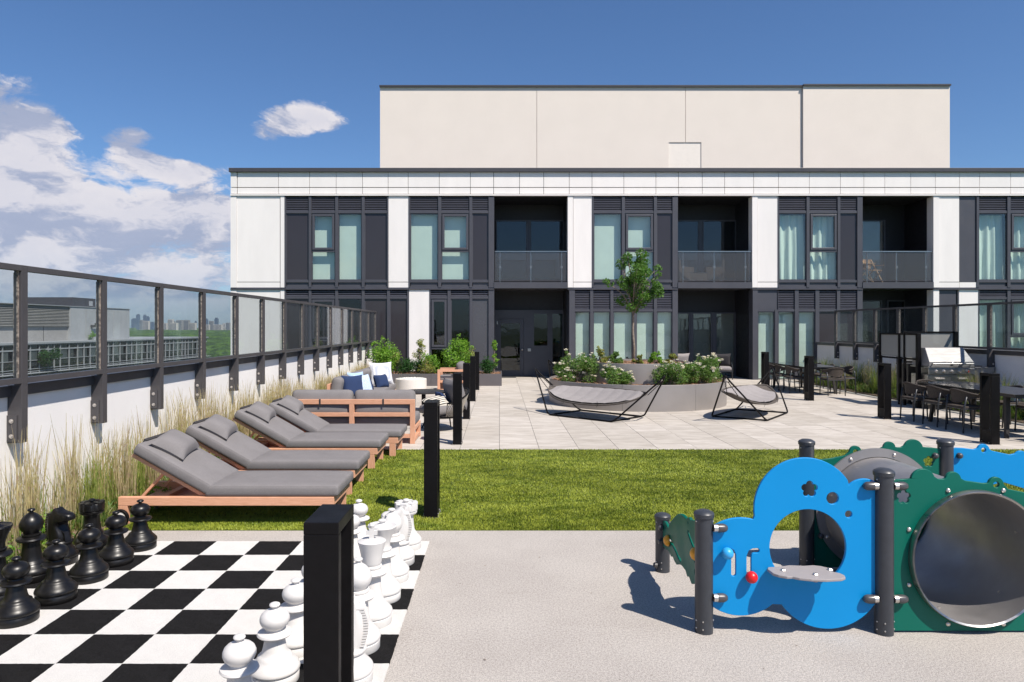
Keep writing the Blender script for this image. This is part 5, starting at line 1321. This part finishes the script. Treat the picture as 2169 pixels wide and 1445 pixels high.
def mulch(R0, R1, z, parent, seed, n=900):
    rs = random.Random(seed); mb = MB(); N = 64; rings = 8; vs = []; fs = []
    for i in range(rings+1):
        r = R0+(R1-R0)*i/rings
        for k in range(N): a = 2*pi*k/N; vs.append((r*cos(a), r*sin(a), z+.02*rs.uniform(-1, 1)+.03*mnoise.noise(Vector((r*2*cos(a), r*2*sin(a), seed)))))
    for i in range(rings):
        for k in range(N): k2 = (k+1) % N; fs.append((i*N+k, (i+1)*N+k, (i+1)*N+k2, i*N+k2))
    mb.add(vs, fs)
    for i in range(n):
        a = rs.uniform(0, 2*pi); r = sqrt(rs.uniform(R0*R0, (R1-.02)**2)); s_ = rs.uniform(.012, .035)
        mb.box(-s_, s_, -s_*.35, s_*.35, 0, .008, TR(r*cos(a), r*sin(a), z+rs.uniform(.0, .03), rs.uniform(-.5, .5), rs.uniform(-.5, .5), rs.uniform(0, 6)))
    return mb.build('mulch', M['mulch'], parent, kind='stuff')
mulch(1.2, 2.055, .50, pl, 3, 1600); mulch(.0, 1.23, .915, pl, 4, 800)
gR = 'white flowering rose bushes on the lower tier of the planter'
for (x, y, w, h, n, b, sd_, l) in ((1.78, 16.25, 1.02, .62, 9000, 90, 11, 'large white rose bush at the left side of the round planter'), (2.55, 15.52, .78, .46, 5500, 45, 12, 'smaller white rose bush second from the left, in front of the upper tier'),
                               (3.76, 15.48, .78, .52, 5500, 32, 13, 'white rose bush right of the tree trunk, with few flowers'), (4.62, 15.95, 1.1, .60, 9000, 80, 14, 'large white rose bush at the right side of the round planter')):
    bush(l, (x, y, .5), w, h, 'leaf_rose', n, .019, 'rose_bush', 'rose bush', b, 16, sd_, gR)
for i, (px, d, h, w, m, l) in enumerate(((1268, 16.5, .42, .46, 'leaf_red', 'reddish green shrub at the left of the upper planter tier'), (1304, 16.4, .36, .36, 'leaf_rose', 'small green shrub just right of the reddish one on the upper tier'),
                                    (1352, 16.1, .26, .36, 'leaf_red', 'low sparse red tipped shrub at the foot of the tree'), (1389, 16.3, .34, .40, 'leaf_fresh', 'yellow green shrub right of the tree trunk on the upper tier'), (1425, 16.6, .26, .44, 'leaf_red', 'low shrub at the right end of the upper tier'))):
    p = P(px, 750, d); bush(l, (p.x, d, .92), w*1.15, h*1.05, m, 1100, .024, 'shrub', 'shrub', 0, 12, 40+i, 'small shrubs on the upper planter tier', spiky=1)
# tree
tr = thing('young_tree', 'slender young maple tree rising from the upper tier of the round planter', 'tree', (3.25, 17.0, .90)); rs = random.Random(5)
MB().tube([(0, 0, 0), (.02, 0, .4), (-.01, .01, .8), (.0, 0, 1.15), (.01, .0, 1.35)], [.038, .030, .026, .023, .020], 10).build('trunk', M['bark'], tr, smooth=True)
cl = []; br = MB()
for i in range(34):
    f = rs.uniform(0, 1)**.85; a = rs.uniform(0, 2*pi); wr = (.22+.62*sin(min(1, f*1.5+.12)*pi*.62))*(1.0 if f < .7 else 1-(f-.7)*2.3); q = rs.uniform(.35, 1)
    c = Vector((cos(a)*wr*q*.98, sin(a)*wr*q*.9, 1.34+f*1.22+.12*q*q)); cl.append((c.x, c.y, c.z, rs.uniform(.10, .18)))
    z0 = 1.15+f*.45; br.tube([(0, 0, z0), (c.x*.45, c.y*.45, z0+(c.z-z0)*.6), tuple(c)], [.013, .009, .004], 6)
for x, y, z, r in ((-.66, .05, 2.02, .09), (-.56, 0, 1.95, .10), (.60, 0, 2.18, .09), (.52, 0, 2.02, .10), (.22, 0, 2.62, .08), (.33, 0, 2.66, .06), (-.10, 0, 2.45, .10), (.12, 0, 2.5, .09), (-.35, 0, 2.5, .06), (0, 0, 2.1, .2), (0, 0, 1.8, .2), (.1, 0, 1.55, .15), (-.1, .1, 1.95, .2), (.2, 0, 1.95, .18), (-.25, 0, 2.0, .17)):
    cl.append((x, y, z, r)); br.tube([(0, 0, 1.25), (x*.4, y, 1.25+(z-1.25)*.6), (x, y, z)], [.013, .009, .004], 6)
br.build('branches', M['bark'], tr, smooth=True); leaf_cloud(cl, 6800, .033, 'leaf_tree', 'crown', tr, .35, 9)
# low planter at the facade
lp = thing('low_planter', 'long low dark metal planter box in front of the ground floor windows', 'planter', (0, 21.4, 0))
for a, b in ((-4.2, -2.1), (-2.096, .07)): MB().box(a, b, 0, .03, 0, .37).build('front_panel', M['planter_dark'], lp, bevel=.004)
MB().box(.04, .07, .031, 1.5, 0, .37).build('end_panel', M['planter_dark'], lp); MB().box(-4.2, .07, 1.5, 1.53, 0, .37).build('back_panel', M['planter_dark'], lp)
mb = MB(); mb.box(-4.18, .035, .035, 1.495, 0, .32)
for i in range(1500):
    s_ = R(.015, .04); mb.box(-s_, s_, -s_*.35, s_*.35, 0, .01, TR(R(-4.1, .02), R(.05, 1.45), .32+R(0, .03), R(-.5, .5), R(-.5, .5), R(0, 6)))
mb.build('mulch', M['mulch'], lp, kind='stuff')
gq = 'shrubs in the low planter by the facade'
for i, (px, d, w, h, m, n, sz, l, sp) in enumerate((
    (812, 21.9, .80, 1.0, 'leaf_fresh', 2400, .034, 'bright green shrub at the left end of the low planter', 0), (838, 22.1, .50, .85, 'leaf_pale', 500, .026, 'sparse reddish shrub right of the bright green one', 1),
    (858, 22.0, .60, .42, 'leaf_dark', 1500, .022, 'low dark green mound left of the white pier', 0), (884, 22.0, .45, .40, 'leaf_dark', 1000, .022, 'second low dark green mound under the white pier', 0),
    (888, 22.3, .55, 1.25, 'leaf_pale', 620, .028, 'tall airy shrub against the white pier', 1), (915, 21.9, .55, .60, 'leaf_fresh', 1200, .028, 'mid height green shrub right of the white pier', 0),
    (903, 21.7, .40, .45, 'leaf_red', 500, .026, 'yellowish small shrub leaning over the planter front', 0), (968, 22.0, .75, 1.05, 'leaf_fresh', 2400, .034, 'large bright green shrub behind the wooden armchair', 0),
    (990, 22.2, .55, .75, 'leaf_pale', 700, .028, 'loose shrub right behind the bollards', 0), (1036, 21.9, .55, .45, 'leaf_dark', 1500, .022, 'dark green mound at the right end of the low planter', 0), (1046, 22.0, .35, 1.2, 'leaf_fresh', 260, .034, 'thin climbing plant at the planter end beside the door', 1))):
    p = P(px, 750, d); bush(l, (p.x, d, .33), w*1.1, h*1.08, m, int(n*1.8), sz, 'shrub', 'shrub', 0, 14 if not sp else 16, 60+i, gq, spiky=sp)

# ------------------------------------------------------------ ornamental grasses
def grass_mass(name, label, region, n, h0, h1, m, w=.0022, seed=0, lean=.28, z0=.0, clumps=None):
    rs = np.random.RandomState(seed); x0, x1, y0, y1 = region
    nc = clumps or int((y1-y0)*(x1-x0)*9); cx = x0+(x1-x0)*rs.rand(nc); cy = y0+(y1-y0)*rs.rand(nc); ch = .75+.35*rs.rand(nc)
    k = rs.randint(0, nc, n); bx = cx[k]+rs.normal(size=n)*.045; by = cy[k]+rs.normal(size=n)*.045
    h = (h0+(h1-h0)*rs.rand(n))*ch[k]; a = rs.rand(n)*2*pi; ln = h*lean*(rs.rand(n)**1.4); lx = np.cos(a)*ln; ly = np.sin(a)*ln
    wv = rs.normal(size=(n, 2)); wv /= np.linalg.norm(wv, axis=1)[:, None]; ww = w*(.7+.9*rs.rand(n)); seg = 4; V = []
    for i in range(seg+1):
        f = i/seg; px_ = bx+lx*f**1.9; py_ = by+ly*f**1.9; pz = z0+h*f*(1-.06*f); q = ww*(1-.75*f**2)*(1.6 if i == seg-1 else 1)
        V.append(np.stack([px_-wv[:, 0]*q, py_-wv[:, 1]*q, pz], 1)); V.append(np.stack([px_+wv[:, 0]*q, py_+wv[:, 1]*q, pz], 1))
    V = np.stack(V, 1).reshape(-1, 3); m_ = 2*(seg+1); b = (np.arange(n)*m_)[:, None]; F = np.concatenate([b+np.array([2*i, 2*i+1, 2*i+3, 2*i+2]) for i in range(seg)], 0)
    me = bpy.data.meshes.new(name); me.from_pydata(V.tolist(), [], F.tolist()); me.materials.append(M[m]); o = bpy.data.objects.new(name, me); COL.objects.link(o)
    o['kind'] = 'stuff'; tag(o, label, 'grass')
grass_mass('feather_grass', 'tall straw coloured feather grasses along the white wall', (-4.16, -3.66, 3.6, 13.2), 4200, .40, 1.02, 'straw', .0026, 1, .20, clumps=70)
grass_mass('feather_grass_far', 'straw coloured grasses by the wall behind the sofas', (-4.16, -3.6, 13.2, 21.2), 2600, .4, .85, 'straw', .0034, 2, .22, clumps=40)
grass_mass('green_grass', 'green upright grass blades mixed among the straw stalks', (-4.14, -3.62, 3.6, 21.2), 3600, .25, .68, 'blade_green', .0028, 3, .30, clumps=110)
grass_mass('ground_cover', 'low brownish green ground cover under the tall grasses', (-4.18, -3.54, 3.6, 21.2), 9000, .05, .22, 'blade_low', .006, 4, .9, clumps=420)
grass_mass('wall_side_grass', 'green and straw grasses in the bed in front of the shaded wall', (10.05, 10.75, 11, 23.2), 3400, .35, .85, 'blade_green', .0042, 5, .45, clumps=46)
grass_mass('wall_side_straw', 'pale seed stalks above the grasses at the shaded wall', (10.05, 10.75, 11, 23.2), 1300, .6, 1.0, 'straw', .003, 6, .4, clumps=46)
grass_mass('wall_side_cover', 'bright green low plants at the edge of the right hand bed', (9.85, 10.75, 13, 22), 8000, .06, .30, 'blade_low', .007, 7, .9, clumps=300)
struct(MB().box(9.78, XR, 9, 23.3, .001, .02).build('right_planting_bed', M['soil']))
for i, (y, h, l) in enumerate(((4.9, .20, 'small bright green plant behind the black knight'), (5.75, .18, 'small bright green plant behind the black rook'), (5.25, .15, 'low green plant between the black bishop and the wall'), (6.9, .24, 'green plant showing under the first lounger'))):
    bush(l, (-3.72 if i != 3 else -3.4, y, .0), .36, h+.08, 'leaf_fresh', 420, .018, 'leafy_plant', 'plant', 0, 9, 80+i, 'small leafy plants in the bed')

dl = MB(); rs = random.Random(21)
for i in range(46):
    x = rs.uniform(-.4, 4.2); y = rs.uniform(2.6, 6.1); a = rs.uniform(0, 6); q = rs.uniform(.004, .011)
    dl.add([(-q, 0, 0), (0, -q*.5, .002), (q*1.2, 0, .001), (0, q*.5, .003)], [(0, 1, 2, 3)], TR(x, y, .003, 0, 0, a))
o = dl.build('leaf_litter', M['bark']); o['kind'] = 'stuff'; tag(o, 'tiny dark bits of leaf litter scattered on the grey play surface', 'litter')

# ------------------------------------------------------------ beyond the roof: town, woods, skyline
ZG = -28.0
def terrain(t, p, v):
    c = t.mix(t.smooth(t.noise(v, .004, 6, .6), .35, .65), (.03, .05, .02), (.07, .10, .03)); t.set(p.inputs['Base Color'], c); p.inputs['Roughness'].default_value = .95
M['terrain'] = sheetmat('terrain', terrain)
struct(MB().add([(-8800, -8800, ZG), (8800, -8800, ZG), (8800, 8800, ZG), (-8800, 8800, ZG)], [(0, 1, 2, 3)]).build('terrain', M['terrain']))
def canopy(t, p, v):
    c = t.mix(t.smooth(t.noise(v, .045, 3, .6), .38, .62), (.022, .055, .012), (.07, .14, .022)); c = t.mix(1, c, t.mix(t.smooth(t.noise(v, .7, 3, .6), .35, .65), (.6, .6, .6), (1.35, 1.3, 1.2)), 'MULTIPLY')
    t.set(p.inputs['Base Color'], c); p.inputs['Roughness'].default_value = .8
M['canopy'] = sheetmat('canopy', canopy)
import bmesh
bm = bmesh.new(); bmesh.ops.create_icosphere(bm, subdivisions=2, radius=1); bm.verts.ensure_lookup_table()
SV = np.array([v.co[:] for v in bm.verts]); SF = np.array([[v.index for v in f.verts] for f in bm.faces]); bm.free()
rs = np.random.RandomState(3); VV = []; FF = []; off = 0
def crown(x, y, z, r):
    global off
    j = 1+.26*(rs.rand(len(SV))-.5); s_ = SV*j[:, None]*np.array([r, r, min(r*.85, 5.0)]); VV.append(s_+np.array([x, y, z])); FF.append(SF+off); off += len(SV)
d = 135.0
while d < 3600:
    sp = max(7.0, d*.020); w0 = -.82*d; w1 = -.22*d; nrow = int((w1-w0)/sp)
    for i in range(nrow):
        x = w0+(i+rs.rand())*sp; y = d+rs.rand()*sp
        if -75 < x and y < 150 and x > -75: continue
        hgt = 8+3*rs.rand()+1.5*sin(x*.01)+1.2*sin(y*.008)
        crown(x, y, ZG+hgt, sp*(.62+.28*rs.rand()))
    d += sp*1.15
V = np.concatenate(VV); F_ = np.concatenate(FF); me = bpy.data.meshes.new('distant_woods'); me.vertices.add(len(V)); me.vertices.foreach_set('co', V.ravel())
me.loops.add(F_.size); me.loops.foreach_set('vertex_index', F_.astype(np.int32).ravel()); me.polygons.add(len(F_)); me.polygons.foreach_set('loop_start', np.arange(0, F_.size, 3, dtype=np.int32)); me.update(calc_edges=True)
me.materials.append(M['canopy']); o = bpy.data.objects.new('distant_woods', me); COL.objects.link(o); o['kind'] = 'stuff'; tag(o, 'wide green woods stretching to the horizon beyond the windscreen', 'woods')
mb = MB(); vs = []; fs = []; n = 120
for i in range(n+1):
    a = radians(-75+75*i/n); x = 7200*sin(a); y = 7200*cos(a); h = ZG+22+7*mnoise.noise(Vector((i*.21, 0, 0)))+5*mnoise.noise(Vector((i*.9, 2, 0)))
    vs += [(x, y, ZG-1), (x*1.003, y*1.003, h), (x*1.15, y*1.15, ZG-1)]
for i in range(n): fs += [(i*3, i*3+3, i*3+4, i*3+1), (i*3+1, i*3+4, i*3+5, i*3+2)]
struct(mb.add(vs, fs).build('hills', M['canopy']))

# concrete and glass office block across the street
OB = thing('office_block', 'weathered concrete office block with long glass front seen through the windscreen', 'building', (-55, 100, 0))
y0, y1 = 58, 131.5
def ob(name, x0, x1, ya, yb, za, zb_, m, par=OB, **k): return MB().box(x0, x1, ya-100, yb-100, za, zb_).build(name, M[m], par, **k)
ob('body', -34, -.35, y0, y1, ZG, -.22, 'dark_glass_far')
ob('roof_edge', -34, .25, y0, y1+.3, -.22, .0, 'white_frame')
ob('tail_wing', -20, -6, y1, y1+9, ZG, -2.6, 'concrete')
pz = 4.55
ob('plant_room', -22, -3.0, y0, 94.0, 0.0, pz-.002, 'concrete'); ob('plant_room', -22, -2.6, 94.0, 109, 0, pz, 'metal_far')
mb = MB()
for i in range(13): z = 1.95+i*.19; mb.add([(-2.98, a, z) for a in (y0-100, -6.05)]+[(-2.70, a, z) for a in (-6.05, y0-100)]+[(-2.95, a, z+.16) for a in (y0-100, -6.05)], [(0, 1, 2, 3), (3, 2, 5, 4)])
mb.build('louver_bank', M['louver_far'], OB)
for y in (78.5, 84, 89): ob('panel_joint', -3.0, -2.97, y, y+.06, 0, 1.9, 'groove')
for y in (97.5, 101, 104.5): ob('panel_joint', -2.6, -2.585, y, y+.05, 0, pz, 'concrete')
ob('coping', -22.2, -2.5, y0, 109.1, pz+.001, pz+.09, 'white_frame')
ob('rooftop_box', -12, -5.0, 98.5, 104.0, pz+.09, pz+1.45, 'dark_cap'); ob('rooftop_window', -4.99, -4.95, 102.3, 103.2, pz+.35, pz+1.05, 'white_frame')
for y in (101.2, 101.7): ob('ladder_rail', -2.4, -2.34, y, y+.05, .0, pz+1.0, 'white_frame')
lr = None
for i in range(16):
    if lr is None: lr = ob('rung', -2.39, -2.35, 101.25, 101.7, .3, .34, 'white_frame')
    else: share(lr, loc=(0, 0, i*.33))
ob('bracket', -2.6, -1.9, 98.6, 98.9, 1.75, 2.1, 'groove'); ob('camera_box', -2.2, -1.7, 98.9, 99.7, 2.1, 2.35, 'groove')
# curtain wall, three storeys seen: a window is a frame with two panes
rows = ((-.95, -.25), (-2.95, -1.15))
wf = None; ww = [3.2, 2.4, 3.6, 2.8]; y = y0; k = 0
win = {}
while y < y1-1:
    w = ww[k % 4]; w = min(w, y1-y)
    for st in range(3):
        zt_ = -.25-st*3.1
        key = w
        if key not in win:
            mb = MB(); f = .06
            for z in (-2.9, -1.9, -.72, -.08): mb.box(-.05, .06, 0, w, z, z+(.06 if z != -.72 else .16))
            for q in (0, w*.5): mb.box(-.05, .10, q, q+f*.8, -3.0, 0)
            fr = mb.build('window', M['white_frame'], OB); win[key] = fr
            MB().box(-.2, -.02, .1, w*.42, -1.85, -.75).box(-.2, -.02, w*.5+.1, w*.78, -1.85, -.75).box(-.2, -.02, .1, w*.42, -.5, -.1).build('pane', M['grey_glass_far'], fr)
            MB().box(-.2, -.02, w*.5+.1, w-.02, -.5, -.1).box(-.2, -.04, .1, w-.02, -2.5, -1.92).build('pane', M['dark_glass_far'], fr); o = fr
        else:
            o = share(win[key])
            for c_ in kids(win[key]): share(c_, parent=o)
        o.location = (0, y-100, zt_)
    if k % 2: ob('balcony_planter', .02, .7, y+.2, y+w-.6, -4.2+.0, -3.85, 'metal_far')
    y += w; k += 1
for zb_ in (-3.62, -6.7): ob('sunshade', .0, .9, y0, y1, zb_, zb_+.06, 'white_frame')
bush('overgrown plants growing on the office block balcony', (-54.6, 84.5, -2.9), 4.0, 2.0, 'leaf_dark', 2500, .12, 'balcony_plants', 'plants', 0, 14, 90)
bush('small green plant growing on the office block roof edge', (-57.0, 98.2, 0), 1.0, 1.1, 'leaf_fresh', 300, .09, 'roof_plant', 'plant', 0, 6, 91)

# skyline
M['tower_white'] = mat('tower_white', (.55, .50, .45), .8, var=.05, vs=.02); M['tower_blue'] = mat('tower_blue', (.10, .14, .20), .4, var=.05, vs=.02); M['tower_win'] = mat('tower_win', (.09, .11, .14), .4, var=.1, vs=.05); M['tower_grey'] = mat('tower_grey', (.30, .29, .28), .7, var=.05, vs=.02)
SKY_T = [(278, 288, 676, 6600, 'b'), (288, 294.5, 667.5, 6400, 'b'), (303, 308.5, 668.5, 6500, 'b'), (309.6, 315, 672, 6300, 'b'), (296, 302, 678, 6000, 'g'), (304, 314, 680, 4200, 'w'), (316, 325, 684, 5600, 'b'),
         (342, 352, 684.5, 3900, 'w'), (355, 365, 676.5, 4300, 'w'), (360, 373, 684, 3500, 'w'), (373.4, 384.5, 678, 3600, 'g'), (387, 399, 678, 3700, 'g'), (400, 412.6, 684, 3600, 'w'), (366, 371, 680, 4600, 'g'), (330, 340, 687, 5200, 'g'), (412, 416, 682, 5600, 'b'), (420, 428, 687, 5400, 'w'),
         (432, 439, 677, 5200, 'b'), (432, 442, 687.6, 3900, 'w'), (442.6, 450.7, 680, 4800, 'g'), (454, 461, 675.4, 5000, 'b'), (452, 468, 687.5, 4100, 'w'), (471, 476, 685, 5400, 'w'), (478, 486, 683.5, 5800, 'g'), (250, 262, 684, 5200, 'w'), (212, 226, 681, 4800, 'g'), (496, 505, 684, 5000, 'w')]
adj = {'b': ('hazy blue', 'tower_blue'), 'w': ('pale', 'tower_white'), 'g': ('grey', 'tower_grey')}
nth = ['leftmost', 'second', 'third', 'fourth', 'fifth', 'sixth', 'seventh', 'eighth', 'ninth', 'tenth', 'eleventh', 'twelfth']
cnt = {}
for a, b, yt, d, kd in sorted(SKY_T):
    cnt[kd] = cnt.get(kd, -1)+1; k = cnt[kd]
    x0 = (a-CX)/F*d; x1 = (b-CX)/F*d; zt_ = EYE+(CY-yt)/F*d; w = x1-x0; dp = w*.8
    t_ = thing('tower_block', '%s tower on the skyline, %s of the %s ones%s' % (adj[kd][0], nth[k], adj[kd][0], ' from the left' if k else ''), 'tower', ((x0+x1)/2, d, ZG), 0, 'towers on the skyline')
    H_ = zt_-ZG; MB().box(-w/2, w/2, 0, dp, 0, H_).build('wall', M[adj[kd][1]], t_)
    if kd != 'b':
        nb_ = max(2, int((b-a)/2.4)); bw = w/nb_
        o = None
        for i in range(nb_):
            if o is None: o = MB().box(0, bw*.5, -.6, -.05, H_*.12, H_*.95).build('window_strip', M['tower_win'], t_); o.location = (-w/2+bw*.25, 0, 0)
            else: share(o, loc=(-w/2+bw*(i+.25), 0, 0))
    else: MB().box(-w*.3, w*.3, dp*.2, dp*.8, H_, H_+8).build('roof', M['tower_win'], t_)

# the air: even pale haze over everything
hm = bpy.data.materials.new('haze'); hm.use_nodes = True; t = NT(hm.node_tree)
hv = t.n('ShaderNodeVolumePrincipled'); t.set(hv.inputs['Color'], (.62, .76, .95)); hv.inputs['Density'].default_value = 3.2e-5; hv.inputs['Anisotropy'].default_value = .1
ho = t.n('ShaderNodeOutputMaterial'); t.set(ho.inputs['Volume'], hv.outputs[0])
hz_o = MB().box(-9000, 9000, -9000, 9000, ZG-1.5, 190).build('haze', hm); hz_o['kind'] = 'stuff'; tag(hz_o, 'thin pale blue haze over the distant woods and skyline', 'haze')
